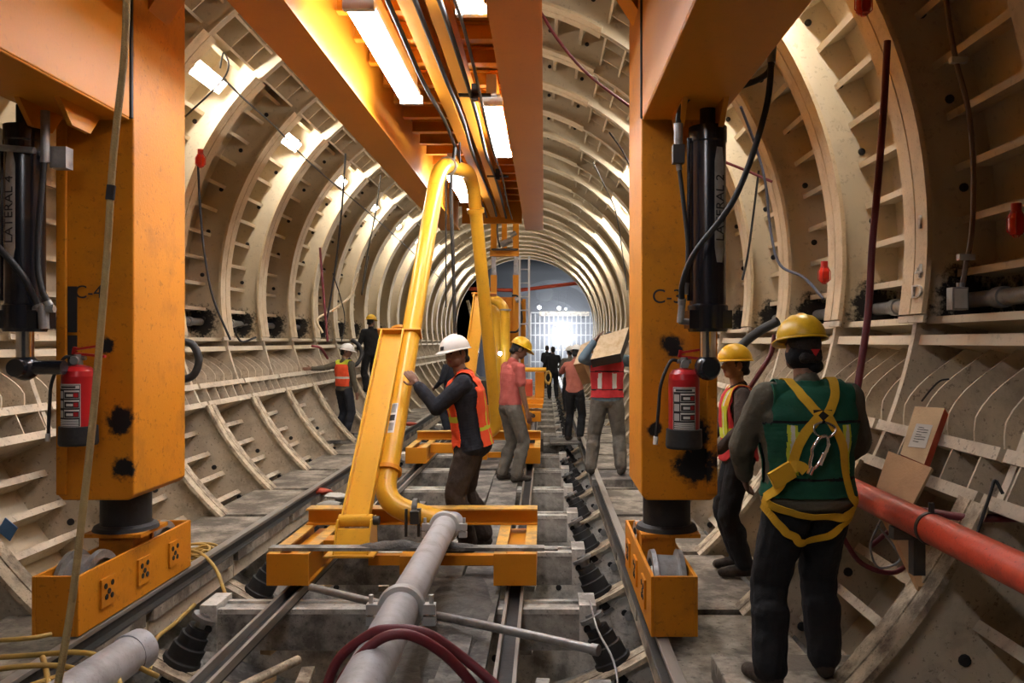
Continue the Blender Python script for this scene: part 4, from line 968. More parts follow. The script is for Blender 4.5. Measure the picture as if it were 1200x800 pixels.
def warn(x, y, Y, label):
    c = at(x, y, Y); o = thing('warning_lamp', label, 'lamp', c, 'red caged warning lamps')
    m = MB(); m.lathe([(.01, -.07), (.035, -.065), (.045, -.03), (.045, .03), (.03, .06), (.01, .065)], c, (0, 0, 1), 14); m.build('lens', ['red_lens'], o)
    m = MB(); m.cyl(c + Vector((0, 0, .06)), c + Vector((0, 0, .12)), .03, seg=12)
    for k in range(6):
        a = k * math.pi / 3; m.tube([c + Vector((math.cos(a) * rr, math.sin(a) * rr, z)) for rr, z in ((.03, .07), (.055, .03), (.055, -.04), (.01, -.08))], .004, 5)
    m.build('cage', ['red_plastic'], o)
paint('red_lens', (.75, .04, .02), (.3, .02, .01), .1, 9, .15, bump=0); paint('red_plastic', (.55, .03, .02), (.2, .02, .01), .1, 9, .4, bump=0)
warn(1012, 4, 5.2, 'red caged warning lamp at the top of the second rib'); warn(1191, 262, 4.9, 'red caged warning lamp at the right edge of the photo'); warn(966, 322, 7.3, 'small red warning lamp half hidden behind a rib above the helmet'); warn(235, 188, 8.9, 'small red lamp at the upper end of the black cable on left wall')

# ------------------------------------------------------------------ right foreground: pipe, boards, numbers
o = thing('red_pipe', 'thick orange-red pipe running toward the camera past the green-vested man', 'pipe', (1.79, 4, .93))
m = MB(); m.tube([(1.80, 5.5, .93), (1.80, 1.9, .93)], .072, 28); m.build('pipe_run', ['red_pipe'], o)
m = MB(); m.lathe([(.07, -.012), (.078, -.012), (.078, .012), (.07, .012)], (1.80, 3.85, .93), (0, 1, 0), 24); m.box(1.79, 1.81, 3.84, 3.86, 1.0, 1.05); m.build('band', ['steel_dark'], o)
m = MB(); m.box(1.76, 1.9, 4.17, 4.23, .80, .86); m.box(1.86, 1.92, 4.17, 4.23, .62, .86); m.build('support', ['steel_dark'], o)
def slab(corners, th, name, mats, label, cat, plane=None, parent=None):
    """a board from its four front corners"""
    c = [Vector(v) for v in corners]
    if plane is None: plane = (c[0], (c[1] - c[0]).cross(c[3] - c[0]).normalized())
    for i in range(4):      # keep the board flat
        d = c[i] - CAM; c[i] = CAM + d * ((plane[0] - CAM).dot(plane[1]) / d.dot(plane[1]))
    n_ = (c[1] - c[0]).cross(c[3] - c[0]).normalized()
    if n_.dot(c[0] - CAM) < 0: n_ = -n_
    m = MB(); m.prism(c, n_ * th); 
    for i in range(len(m.m)):
        if i >= 2 and len(mats) > 1: m.m[i] = 1
    o = m.build(name, mats, parent, None if parent else tuple(sum(c, Vector()) / 4))
    if label: tag(o, label, cat)
    slab.last = (c[0], n_); return o, n_
bd, nn = slab([at(1072, 476, 5.05), at(1107, 478, 4.9), at(1083, 544, 4.7), at(1055, 532, 4.85)], .06, 'notice_board', ['wood', 'edge_red'], 'light wooden board with red edge and white notice leaning on the right wall', 'board')
bp_ = slab.last[0]; slab([at(1074, 496, 5), at(1093, 498, 5), at(1084, 525, 5), at(1064, 523, 5)], .002, 'notice', ['paper'], None, None, plane=(bp_ - nn * .004, nn), parent=bd)
def onb(x, y, e):
    d = at(x, y, 5) - CAM; return CAM + d * ((bp_ - nn * e - CAM).dot(nn) / d.dot(nn))
for k in range(7):
    f = k / 8; a = onb(1076.5 - f * 9, 500 + f * 22, .006); b = onb((1089 if k % 3 else 1083) - f * 9, 501.3 + f * 22, .006)
    m = MB(); m.bar(a, b, .004, .001, up=nn); m.build('printed_line', ['ink'], bd)
slab([at(1041, 528, 4.9), at(1092, 548, 4.62), at(1068, 594, 4.5), at(1026, 574, 4.75)], .02, 'plywood_board', ['plywood', 'wood'], 'reddish plywood sheet under the notice board beside the green-vested man', 'board')
m = MB(); m.bar(at(1040, 600, 4.7), at(1085, 690, 4.2), .08, .04); tag(m.build('timber_offcut', ['plywood'], None, tuple(at(1060, 640, 4.5))), 'dark timber offcut in the shadow under the red pipe', 'timber')
for q, (ch, z) in enumerate((('1', 2.62), ('4', 2.28), ('D', 2.14))):
    c = Vector((CX + math.sqrt((RI - .004) ** 2 - (z - ZC) ** 2), Y0 - .09, z)); text('raised_letter', ch, c, .12, (R(90), 0, R(-90)), 'strut_white', wall_r, .012).scale = (1.9, 1.1, 1)
m = MB(); c = at(9, 620, 6.3); m.obox(c, (.06, -.02, -.035), (.0, .004, .0), (.03, 0, .05)); tag(m.build('blue_sticker', ['blue'], None, tuple(c)), 'small blue sticker on the lower left wall at the left edge', 'sticker')
# little patch of rubbish on the left floor
for q, (x, y, Y, c_) in enumerate(((375, 572, 10.2, 'edge_red'), (395, 580, 9.9, 'paper'), (386, 594, 9.4, 'tape'), (480, 497, 17, 'edge_red'))):
    c = at(x, y, Y); c.z = -.05 if q < 3 else c.z; m = MB(); rnd = random.Random(q); n = 9; vs = []
    m.ball(c, (.14, .10, .035), seg=9, rings=6); m.v = [tuple(Vector(v) + Vector((rnd.uniform(-.03, .03), rnd.uniform(-.03, .03), rnd.uniform(-.008, .02)))) for v in m.v]
    tag(m.build('scrap_bag', [c_], None, tuple(c)), ['reddish crumpled scrap beside the left track', 'pale crumpled paper scrap beside the left track', 'grey crumpled scrap near the carriage on the left', 'small reddish scrap far along the left track'][q], 'scrap')
# ------------------------------------------------------------------ people
def v3(*a): return Vector(a)
paint('skin', (.20, .098, .06), (.12, .05, .03), .15, 12, .55, bump=.03)
paint('skin_light', (.30, .16, .10), (.16, .07, .045), .15, 12, .55, bump=.03)
paint('hair', (.008, .007, .006), (.01, .01, .01), .2, 30, .6, bump=.5, fine=120)
paint('eye_dark', (.01, .008, .007), (.01, .01, .01), .1, 20, .25, bump=0)
paint('lip', (.20, .06, .05), (.1, .03, .03), .1, 20, .5, bump=0)
def cloth(name, c, dirt=None, amt=.35, b=.5): paint(name, c, dirt or tuple(v * .45 for v in c), amt, 5.0, .85, bump=b, fine=16, spec=.2)
cloth('navy', (.022, .024, .032)); cloth('dark_brown', (.055, .042, .036), b=.8); cloth('olive', (.105, .095, .07), (.05, .045, .035))
cloth('black_cloth', (.018, .018, .02)); cloth('pink', (.46, .11, .095), (.20, .07, .06)); cloth('jeans', (.045, .055, .075), (.10, .09, .075), .5, .8)
cloth('mud_cloth', (.15, .135, .115), (.07, .06, .05), .6, .9); cloth('blue_shirt', (.13, .19, .24), (.06, .08, .10)); cloth('vest_orange', (.85, .10, .035), (.45, .05, .02), .15, .15)
cloth('vest_red', (.50, .035, .04), (.22, .02, .02), .3, .2); cloth('vest_green', (.014, .095, .056), (.010, .04, .028), .5, .25); cloth('orange_shirt', (.42, .14, .10), (.2, .07, .05))
cloth('boot_leather', (.045, .035, .028), (.12, .10, .08), .5)
cloth('strap_yellow', (.72, .42, .03), (.30, .17, .03), .35, .25); cloth('reflect', (.62, .64, .58), (.35, .35, .3), .15, .05); cloth('lime', (.55, .62, .05), (.3, .3, .05), .2, .05)
cloth('piping_black', (.01, .01, .012))

class Body:
    def __init__(s): s.p = []
    def cone(s, a, b, ra, rb, tag, grp): s.p.append(('c', Vector(a), Vector(b), ra, rb, tag, grp))
    def ell(s, c, r, rot, tag, grp): s.p.append(('e', Vector(c), Vector(r), rot, None, tag, grp))
    def shell(s, seg=14):
        m = MB()
        for q in s.p:
            if q[0] == 'c':
                _, a, b, ra, rb, _, _ = q; m.tube([a, b], [ra, rb], seg, smooth=False); m.ball(a, ra, 0, seg, 8); m.ball(b, rb, 0, seg, 8)
            else:
                _, c, r, rot, _, _, _ = q; o = len(m.v); m.ball((0, 0, 0), tuple(r), 0, seg + 4, 10)
                m.v[o:] = [tuple(rot @ Vector(v) + c) for v in m.v[o:]]
        return m
    def nearest(s, P_):
        D = []
        for q in s.p:
            if q[0] == 'c':
                a, b = np.array(q[1]), np.array(q[2]); ab = b - a; L = max(1e-9, float(ab @ ab)); t = np.clip((P_ - a) @ ab / L, 0, 1)
                D.append(np.linalg.norm(P_ - a - t[:, None] * ab, axis=1) - (q[3] + (q[4] - q[3]) * t))
            else:
                M = np.array(q[3]); l = (P_ - np.array(q[1])) @ M; r = np.array(q[2]); k = np.linalg.norm(l / r, axis=1); D.append((k - 1) * np.linalg.norm(l, axis=1) / np.maximum(k, 1e-6))
        return np.argmin(np.array(D), axis=0)

def ik(a, t, l1, l2, pole):
    a, t, pole = Vector(a), Vector(t), Vector(pole); d = t - a; L = min(d.length, (l1 + l2) * .995); u = d.normalized()
    x = (l1 * l1 - l2 * l2 + L * L) / (2 * L); h = math.sqrt(max(0, l1 * l1 - x * x)); w = (pole - u * pole.dot(u)).normalized()
    return a + u * x + w * h, a + u * L

def hard_hat(name, mat, H, rot, parent, tilt=0):
    """dome with three ridges, rim and visor; H is the centre of the head"""
    m = MB(); seg, rg = 36, 12; vs = []
    for i in range(rg + 1):
        f = i / rg; ph = f * math.pi / 2
        for k in range(seg):
            a = 2 * math.pi * k / seg; x, y = math.cos(a), math.sin(a)
            rx, ry, rz = .116, .138, .118; px_, py_ = rx * x * math.cos(ph), ry * y * math.cos(ph)
            rid = .006 * max(0, 1 - abs(px_) / .014) + .0045 * max(0, 1 - abs(abs(px_) - .045) / .012)
            vs.append((px_, py_, rz * math.sin(ph) + rid * math.sin(ph)))
    m.add(vs, [(i * seg + k, i * seg + (k + 1) % seg, (i + 1) * seg + (k + 1) % seg, (i + 1) * seg + k) for i in range(rg) for k in range(seg)], 0, True)
    vs = []
    for (e, z) in ((0, .0), (1, -.010), (1, -.016), (0, -.010)):
        for k in range(seg):
            a = 2 * math.pi * k / seg; x, y = math.cos(a), math.sin(a); out = .014 + .042 * max(0, y) ** 2.2
            vs.append(((.114 + e * out * .9) * x, (.136 + e * out) * y, z - e * .012 * max(0, y) ** 3))
    m.add(vs, [(i * seg + k, ((i + 1) % 4) * seg + k, ((i + 1) % 4) * seg + (k + 1) % seg, i * seg + (k + 1) % seg) for i in range(4) for k in range(seg)], 0, True)
    off = Vector((0, .004, .045)); rt = rot @ Matrix.Rotation(tilt, 3, 'X')
    me = m.mesh(name, [mat]); me.transform(Matrix.Translation(H) @ rt.to_4x4() @ Matrix.Translation(off))
    o = bpy.data.objects.new(name, me); col.objects.link(o); o.parent = parent; return o

def person(label, loc, head, top='navy', bottom='jeans', skin='skin', voxel=.008, S=1.0, lean=0, side=0, twist=0, hy=0, hp=0, hr=0,
           hands=((-.27, .08, .86), (.27, .08, .86)), poles=((-.5, -1, 0), (.5, -1, 0)), curl=(.5, .5), palm=(None, None), feet=((-.12, .0), (.12, .0)), toes=(0, 0), bulk=1.0, sleeve='long', hem=.90, group=None, knees=.0, fz=(0, 0), fingers=True, hood=False):
    """local frame: +y forward, +x the person's right, z up"""
    B = Body(); I = Matrix.Identity(3)
    U = Matrix.Rotation(twist, 3, 'Z') @ Matrix.Rotation(-lean, 3, 'X') @ Matrix.Rotation(side, 3, 'Y')
    pel = v3(0, 0, .95 - knees * .1)
    def T(x, y, z): return pel + U @ (v3(x, y, z) - v3(0, 0, .95))
    b = bulk
    B.ell(pel + v3(0, 0, -.02), (.165 * b, .115 * b, .12), I, bottom, 'pelvis')
    prof = [(.86, .176, .126), (.93, .168, .122), (1.00, .158, .116), (1.08, .154, .114), (1.16, .160, .118), (1.24, .172, .122), (1.32, .182, .120), (1.38, .172, .105)]
    z = hem + .04
    while z < 1.385:
        for (za, xa, ya), (zb, xb, yb) in zip(prof, prof[1:]):
            if za <= z <= zb: f = (z - za) / (zb - za); B.ell(T(0, 0, z), ((xa + (xb - xa) * f) * b, (ya + (yb - ya) * f) * b, .10), U, top, 'torso')
        z += .025
    for s in (-1, 1): B.cone(T(s * .05, -.01, 1.42), T(s * .175 * (.5 + b / 2), 0, 1.405), .066, .068 * (b * .6 + .4), top, 'torso')
    B.cone(T(0, -.005, 1.42), T(0, .015, 1.54), .062, .056, skin, 'neck'); B.cone(T(0, -.012, 1.40), T(0, -.005, 1.475), .085, .070, top, 'collar')
    if hood: B.cone(T(-.07, -.04, 1.45), T(.07, -.04, 1.45), .05, .05, top, 'collar')
    HR = U @ Matrix.Rotation(hy, 3, 'Z') @ Matrix.Rotation(-hp, 3, 'X') @ Matrix.Rotation(hr, 3, 'Y'); NB = T(0, .01, 1.52)
    def Hd(x, y, z): return NB + HR @ (v3(x, y, z) - v3(0, .01, 1.52))
    Hc = Hd(0, .025, 1.655)
    B.ell(Hc, (.074, .094, .112), HR, skin, 'head'); B.cone(Hd(-.028, .065, 1.595), Hd(.028, .065, 1.595), .040, .040, skin, 'head'); B.ell(Hd(0, .085, 1.575), (.030, .030, .026), HR, skin, 'head')
    B.cone(Hd(0, .108, 1.665), Hd(0, .128, 1.632), .010, .015, skin, 'head'); B.cone(Hd(-.012, .118, 1.628), Hd(.012, .118, 1.628), .009, .009, skin, 'head')
    for s in (-1, 1):
        B.ell(Hd(s * .078, .012, 1.645), (.011, .022, .034), HR, skin, 'head'); B.ell(Hd(s * .030, .103, 1.686), (.024, .010, .008), HR, skin, 'head'); B.ell(Hd(s * .043, .080, 1.635), (.022, .022, .022), HR, skin, 'head')
        B.ell(Hd(s * .030, .1075, 1.668), (.013, .006, .006), HR, 'eye_dark', 'eye'); B.ell(Hd(s * .031, .110, 1.690), (.020, .005, .004), HR, 'hair', 'brow')
    B.cone(Hd(-.018, .116, 1.604), Hd(.018, .116, 1.604), .0065, .0065, 'lip', 'lip'); B.cone(Hd(-.014, .113, 1.595), Hd(.014, .113, 1.595), .0065, .0065, 'lip', 'lip')
    B.ell(Hd(0, -.004, 1.672), (.081, .088, .100), HR, 'hair', 'hair'); B.cone(Hd(-.03, -.055, 1.60), Hd(.03, -.055, 1.60), .032, .032, 'hair', 'hair')
    for s in (-1, 1): B.cone(Hd(s * .070, .040, 1.675), Hd(s * .071, .034, 1.645), .010, .007, 'hair', 'hair')
    # legs
    for i, s in enumerate((-1, 1)):
        hip = pel + v3(s * .09, 0, -.05); an = v3(feet[i][0], feet[i][1] - .02, .095 + fz[i]); kn, _ = ik(hip, an, .43, .41, (s * .12, 1, 0)); an = _ if (_ - an).length > .01 else an
        lk = .35 + .65 * b; B.cone(hip, kn, .100 * lk, .076 * lk, bottom, 'leg'); B.cone(kn, an + v3(0, 0, .02), .075 * lk, .068 * lk, bottom, 'leg')
        B.cone(kn.lerp(an, .35) + v3(0, -.02, 0), kn.lerp(an, .6), .076 * lk, .070 * lk, bottom, 'leg')
        d = Matrix.Rotation(toes[i], 3, 'Z') @ v3(0, 1, 0); f = v3(an.x, an.y, 0)
        zf = an.z - .095
        B.cone(v3(f.x, f.y, zf + .05) - d * .035, v3(f.x, f.y, zf + .045) + d * .09, .046, .043, 'boot_leather', 'boot'); B.cone(v3(f.x, f.y, zf + .045) + d * .09, v3(f.x, f.y, zf + .036) + d * .17, .046, .036, 'boot_leather', 'boot')
        B.cone(v3(f.x, f.y, zf + .06), v3(f.x, f.y, zf + .12), .05, .052, 'boot_leather', 'boot')
    # arms
    for i, s in enumerate((-1, 1)):
        sh = T(s * .178 * (.5 + b / 2), 0, 1.405); h = hands[i]; el, wr = ik(sh, h, .285, .255, poles[i])
        k = .35 + .65 * b
        B.cone(sh, el, .064 * k, .052 * k, top, 'arm'); 
        if sleeve == 'short': B.p[-1] = ('c', sh, sh.lerp(el, .62), .068, .062, top, 'arm'); B.cone(sh.lerp(el, .5), el, .043, .038, skin, 'arm'); B.cone(el, wr, .040, .027, skin, 'arm')
        else: B.cone(el, wr.lerp(el, .1), .050 * k, .040 * k, top, 'arm')
        d = (wr - el).normalized(); pn = palm[i] or (v3(-s, 0, 0)); pn = Vector(pn); pn = (pn - d * pn.dot(d)).normalized(); w = d.cross(pn) * (1 if s > 0 else 1)
        # thumb points forward for a hanging arm
        fwd = v3(0, 1, .2); ts = 1 if w.dot(fwd) > 0 else -1; w = w * ts
        B.cone(wr - d * .03, wr + d * .02, .027, .027, skin, 'hand')
        M = Matrix((w, d, pn)).transposed(); B.ell(wr + d * .055, (.040, .050, .016), M, skin, 'hand'); B.cone(wr + d * .03 + w * .024, wr + d * .088 + w * .028, .013, .011, skin, 'hand'); B.cone(wr + d * .03 - w * .022, wr + d * .082 - w * .030, .013, .011, skin, 'hand')
        if fingers:
            for j, (o_, L) in enumerate(((.030, .072), (.010, .080), (-.010, .074), (-.030, .058))):
                p0 = wr + d * (.092 - .006 * abs(o_ - .008) * 30) + w * o_; c0 = curl[i] * (.45 + .08 * j); r = .0088
                dd = d
                for sgm in range(3):
                    dd = (dd * math.cos(c0) + pn * math.sin(c0)); 
                    dd = dd.normalized(); q = p0 + dd * L * (.42, .32, .26)[sgm]; B.cone(p0, q, r, r * .92, skin, 'hand'); p0 = q; r *= .92; pl_ = dd; c0 = curl[i] * .6
                    ax = dd.cross(pn).normalized() if abs(dd.dot(pn)) < .99 else w
                    pn_f = (pn - dd * pn.dot(dd)); 
            p0 = wr + d * .025 + w * .030; t1 = (w * .75 + d * .65 + pn * .25).normalized(); q = p0 + t1 * .045; B.cone(p0, q, .013, .0105, skin, 'hand'); t2 = (d * .9 + w * .15 + pn * .45 * curl[i]).normalized(); B.cone(q, q + t2 * .038, .0105, .009, skin, 'hand')
    m = B.shell(); me = m.mesh('tmp', []) if False else bpy.data.meshes.new('tmp'); me.from_pydata(m.v, [], m.f); me.update()
    t = bpy.data.objects.new('tmp', me); col.objects.link(t)
    r = t.modifiers.new('r', 'REMESH'); r.mode = 'VOXEL'; r.voxel_size = voxel; r.use_smooth_shade = True
    sm = t.modifiers.new('s', 'SMOOTH'); sm.factor = .5; sm.iterations = 2
    bpy.context.view_layer.update()
    out = bpy.data.meshes.new_from_object(t.evaluated_get(bpy.context.evaluated_depsgraph_get())); bpy.data.objects.remove(t)
    n = len(out.vertices); co = np.empty(n * 3); out.vertices.foreach_get('co', co); co = co.reshape(-1, 3); no = np.empty(n * 3); out.vertices.foreach_get('normal', no); no = no.reshape(-1, 3)
    near = B.nearest(co); tags = [q[5] for q in B.p]; soft = {top, bottom}
    disp = np.zeros(n)
    for i in range(n):      # folds of the cloth
        if tags[near[i]] in soft:
            p = Vector(co[i]); disp[i] = .007 * noise.noise(Vector((p.x * 9, p.y * 9, p.z * 11))) + .006 * noise.noise(Vector((p.x * 22 + 5, p.y * 22, p.z * 16)))
    co2 = co + no * disp[:, None]; out.vertices.foreach_set('co', co2.reshape(-1)); out.update()
    mats = sorted(set(tags)); out.materials.clear()
    for q in mats: out.materials.append(MATS[q])
    nf = len(out.polygons); fc = np.empty(nf * 3); out.polygons.foreach_get('center', fc); fc = fc.reshape(-1, 3); fn = B.nearest(fc)
    idx = np.array([mats.index(q) for q in tags])[fn]; out.polygons.foreach_set('material_index', idx); out.polygons.foreach_set('use_smooth', [True] * nf)
    o = bpy.data.objects.new('person', out); col.objects.link(o); o.location = loc; o.rotation_euler = (0, 0, R(head)); o.scale = (S, S, S)
    tag(o, label, 'person', group); WORLD[o.name] = Vector(loc)
    o_info = dict(o=o, B=B, U=U, pel=pel, HR=HR, Hc=Hc, T=T, co=co2, fc=fc, fn=fn, me=out, groups=[q[6] for q in B.p])
    return o_info

def canon(I, P_):       # posed torso coordinates back to the upright torso
    Ui = np.array(I['U']); return (P_ - np.array(I['pel'])) @ Ui + np.array([0, 0, .95])

def garment(I, name, mats, keep, matf, off=.012, th=.006):
    """a garment that follows the body: chosen skin faces pushed outwards"""
    me = I['me']; c = canon(I, I['fc']); g = np.array([I['groups'][k] for k in I['fn']]); sel = [i for i in range(len(me.polygons)) if keep(g[i], *c[i])]
    used = {}; vs = []; fs = []; mi = []
    nrm = np.empty(len(me.vertices) * 3); me.vertices.foreach_get('normal', nrm); nrm = nrm.reshape(-1, 3)
    for i in sel:
        f = []
        for v in me.polygons[i].vertices:
            if v not in used: used[v] = len(vs); vs.append(tuple(I['co'][v] + nrm[v] * off))
            f.append(used[v])
        fs.append(f); mi.append(matf(*c[i]))
    m = bpy.data.meshes.new(name); m.from_pydata(vs, [], fs); m.update()
    for q in mats: m.materials.append(MATS[q])
    m.polygons.foreach_set('material_index', mi); m.polygons.foreach_set('use_smooth', [True] * len(fs))
    o = bpy.data.objects.new(name, m); col.objects.link(o); o.parent = I['o']
    sm = o.modifiers.new('s', 'SMOOTH'); sm.factor = .5; sm.iterations = 3
    s = o.modifiers.new('t', 'SOLIDIFY'); s.thickness = th; s.offset = 1
    return o

def ribbon(I, name, mat, pts, w, off=.022, dirn=None, n=10, th=.004):
    """a strap laid on the body: points in the body's frame, each pulled onto the surface"""
    if 'bvh' not in I: I['bvh'] = BVHTree.FromPolygons([tuple(v) for v in I['co']], [tuple(p.vertices) for p in I['me'].polygons])
    sp = spline(pts, n); P2 = []; NN = []
    for p in sp:
        h = I['bvh'].find_nearest(p); P2.append(h[0]); NN.append(h[1])
    for _ in range(3): P2 = [P2[0]] + [(P2[k - 1] + P2[k] + P2[k + 1]) / 3 for k in range(1, len(P2) - 1)] + [P2[-1]]
    m = MB(); vs = []
    for k in range(len(P2)):
        a, b = P2[max(0, k - 1)], P2[min(len(P2) - 1, k + 1)]; d = (b - a).normalized(); nn = sum((NN[j] for j in range(max(0, k - 3), min(len(NN), k + 4))), Vector()).normalized(); x = d.cross(nn).normalized()
        c = P2[k] + nn * off
        vs += [c - x * w / 2, c + x * w / 2, c + x * w / 2 + nn * th, c - x * w / 2 + nn * th]
    K = len(P2); fs = [(k * 4 + j, k * 4 + (j + 1) % 4, k * 4 + 4 + (j + 1) % 4, k * 4 + 4 + j) for k in range(K - 1) for j in range(4)] + [(3, 2, 1, 0), tuple((K - 1) * 4 + j for j in range(4))]
    m.add(vs, fs, 0, False); o = bpy.data.objects.new(name, m.mesh(name, [mat])); col.objects.link(o); o.parent = I['o']; return o
def to_local(loc, head, p, S=1.0): return (Matrix.Rotation(-R(head), 3, 'Z') @ (Vector(p) - Vector(loc))) / S
def child(I, name, mb, mats):
    o = bpy.data.objects.new(name, mb.mesh(name, mats)); col.objects.link(o); o.parent = I['o']; return o

# --- man in the white helmet with one hand on the yellow pipe
loc = (-.655, 7.42, -.07); hd = 94
hand = to_local(loc, hd, at(489, 450, 7.22), 1.07)
I = person('man in white helmet, navy jacket and orange vest holding the yellow pipe', loc, hd, 'navy', 'dark_brown', 'skin', .006, 1.07, lean=.15, hy=R(44), hp=.02, hands=(tuple(hand), (.24, .02, .86)), poles=((-.3, -.5, -1), (.4, -1, 0)), curl=(.55, .6), palm=((Matrix.Rotation(-R(hd), 3, 'Z') @ v3(-.15, 1, -.2)), None), feet=((-.10, .05), (.13, -.08)), bulk=1.30, hem=.80, hood=True)
hard_hat('hard_hat', 'helmet_white', I['Hc'], I['HR'], I['o'])
def keep(g, x, y, z):
    if g not in ('torso', 'collar') or z < .87: return False
    if z > 1.36: return .055 < abs(x) < .155 and z < 1.52 or (y < -.02 and abs(x) < .15 and z < 1.44)
    if abs(x) > .185: return False
    if y > 0 and abs(x) < .05 + .02 * (z < 1): return False
    return abs(y) > (.045 + .03 * (z < 1.2)) or (abs(x) < .12)
def mat(x, y, z):
    if y < 0: return 1 if (.07 < abs(x) < .10 or 1.0 < z < 1.035) and z < 1.32 else 0
    return 1 if (1.10 < z < 1.15 or .09 < abs(x) < .115 and z > 1.15) and z < 1.3 else 0
garment(I, 'safety_vest', ['vest_orange', 'lime'], keep, mat)
m = MB(); c = I['Hc'] + I['HR'] @ v3(0, .142, .065); m.obox(c, I['HR'] @ v3(.018, 0, 0), I['HR'] @ v3(0, .004, -.002), I['HR'] @ v3(0, -.004, .014)); child(I, 'badge', m, ['ink'])

# --- man in the green vest with a yellow harness, seen from behind
loc = (1.335, 4.2, .055); hd = 6
G = person('man seen from behind in yellow helmet, green vest and yellow safety harness', loc, hd, 'olive', 'black_cloth', 'skin', .007, 1.035, lean=.03, hp=.12, hy=R(4), hands=((-.21, .30, .98), (.24, .30, 1.0)), poles=((-1, -.5, -.1), (1, -.5, -.1)), feet=((-.20, .0), (.13, .12)), toes=(.3, -.2), bulk=1.38, hem=.88, hood=False)
hard_hat('hard_hat', 'helmet_yellow', G['Hc'] + v3(0, 0, .01), G['HR'], G['o'])
def keep(g, x, y, z): return g in ('torso', 'collar') and .935 < z < 1.49 and abs(x) < (.205 if z > 1.3 else .235) and not (abs(x) > .17 and abs(y) < .05 and z > 1.0) and not (y > 0 and abs(x) < .03)
def mat(x, y, z):
    if y < 0:
        if abs(z - 1.30) < .007 or abs(z - 1.03) < .008: return 3
        if .105 < x < .150 and 1.05 < z < 1.29: return 1 if .119 < x < .136 else 2
        if -.150 < x < -.105 and 1.05 < z < 1.29: return 1 if -.136 < x < -.119 else 2
    return 0
garment(G, 'safety_vest', ['vest_green', 'reflect', 'lime', 'piping_black'], keep, mat, .010)
T = G['T']; W = .045
ribbon(G, 'harness_strap', 'strap_yellow', [T(-.10, .08, 1.46), T(-.105, -.03, 1.50), T(-.08, -.15, 1.42), T(-.02, -.2, 1.34)], W)
ribbon(G, 'harness_strap', 'strap_yellow', [T(.12, .08, 1.46), T(.115, -.03, 1.50), T(.08, -.15, 1.42), T(.02, -.2, 1.34)], W)
ribbon(G, 'harness_strap', 'strap_yellow', [T(-.02, -.2, 1.33), T(-.09, -.2, 1.25), T(-.15, -.2, 1.13), T(-.20, -.15, 1.02), T(-.22, -.05, .93)], W)
ribbon(G, 'harness_strap', 'strap_yellow', [T(.02, -.2, 1.33), T(.08, -.2, 1.24), T(.13, -.2, 1.12), T(.17, -.2, .98), T(.19, -.12, .90)], W)
ribbon(G, 'harness_strap', 'strap_yellow', [T(-.22, -.02, .93), T(-.19, -.15, .86), T(-.08, -.2, .80), T(.05, -.2, .80), T(.17, -.12, .86), T(.21, 0, .93)], W, .014)
ribbon(G, 'harness_strap', 'strap_yellow', [T(-.21, -.0, .90), T(-.20, -.12, .80), T(-.12, -.17, .72), T(-.02, -.1, .70), T(.10, -.17, .74), T(.2, -.05, .86)], W * .9, .016)
p = T(0, -.178, 1.325); m = MB(); m.obox(p, (.045, 0, 0), (0, .006, 0), (0, 0, .035)); child(G, 'back_plate', m, ['black'])
m = MB(); q = [p + v3(.01, -.012, -.02), p + v3(.05, -.03, -.05), p + v3(.02, -.03, -.09), p + v3(-.04, -.03, -.08), p + v3(-.05, -.02, -.04), p + v3(-.01, -.012, -.02)]; m.tube(spline(q, 6), .006, 8); child(G, 'ring', m, ['chrome'])
m = MB(); c = p + v3(-.04, -.045, -.16); a = v3(.45, 0, 1).normalized(); w_ = v3(1, 0, -.45).normalized()
loop = [c + a * (.085 * math.sin(t)) + w_ * (.030 * math.cos(t) * (1.15 if math.sin(t) > 0 else .8)) for t in [2 * math.pi * i / 24 for i in range(25)]]
m.tube(loop, .008, 8); m.bar(c - a * .05 + w_ * .03, c + a * .06 + w_ * .028, .014, .014, up=(0, 1, 0)); m.cyl(c - a * .11, c - a * .07, .014, seg=10); child(G, 'snap_hook', m, ['chrome'])
ribbon(G, 'lanyard', 'strap_yellow', [c - a * .10 + v3(0, .05, 0), T(-.14, -.2, 1.10), T(-.20, -.17, 1.04), T(-.26, -.15, 1.0)], .05, .045)
m = MB(); q = T(-.21, -.20, 1.06); m.obox(q, (.05, 0, .028), (0, .012, 0), (-.018, 0, .035)); child(G, 'shock_pack', m, ['strap_yellow'])
m = MB(); m.box(.93, 1.9, 2.4, 4.62, -.08, .055); tag(m.build('standing_plate', ['ledge'], None, (1.35, 4.2, -.08), bevel=.006), 'dirty pale floor plate under the boots of the green-vested man', 'plate')
# dark head cloth under the helmet
m = MB(); c = G['Hc']; m.ball(c + v3(0, -.02, -.03), (.088, .095, .085), 0, 20, 12); m.ball(c + v3(.035, -.055, -.085), (.05, .045, .04), 0, 14, 8); ob = child(G, 'head_cloth', m, ['piping_black'])
m = MB(); c2 = c + v3(.02, -.116, -.02); m.prism([c2 + v3(-.022, 0, .018), c2 + v3(.022, 0, .018), c2 + v3(0, 0, -.018)], (0, .004, 0)); child(G, 'red_patch', m, ['vest_red'])

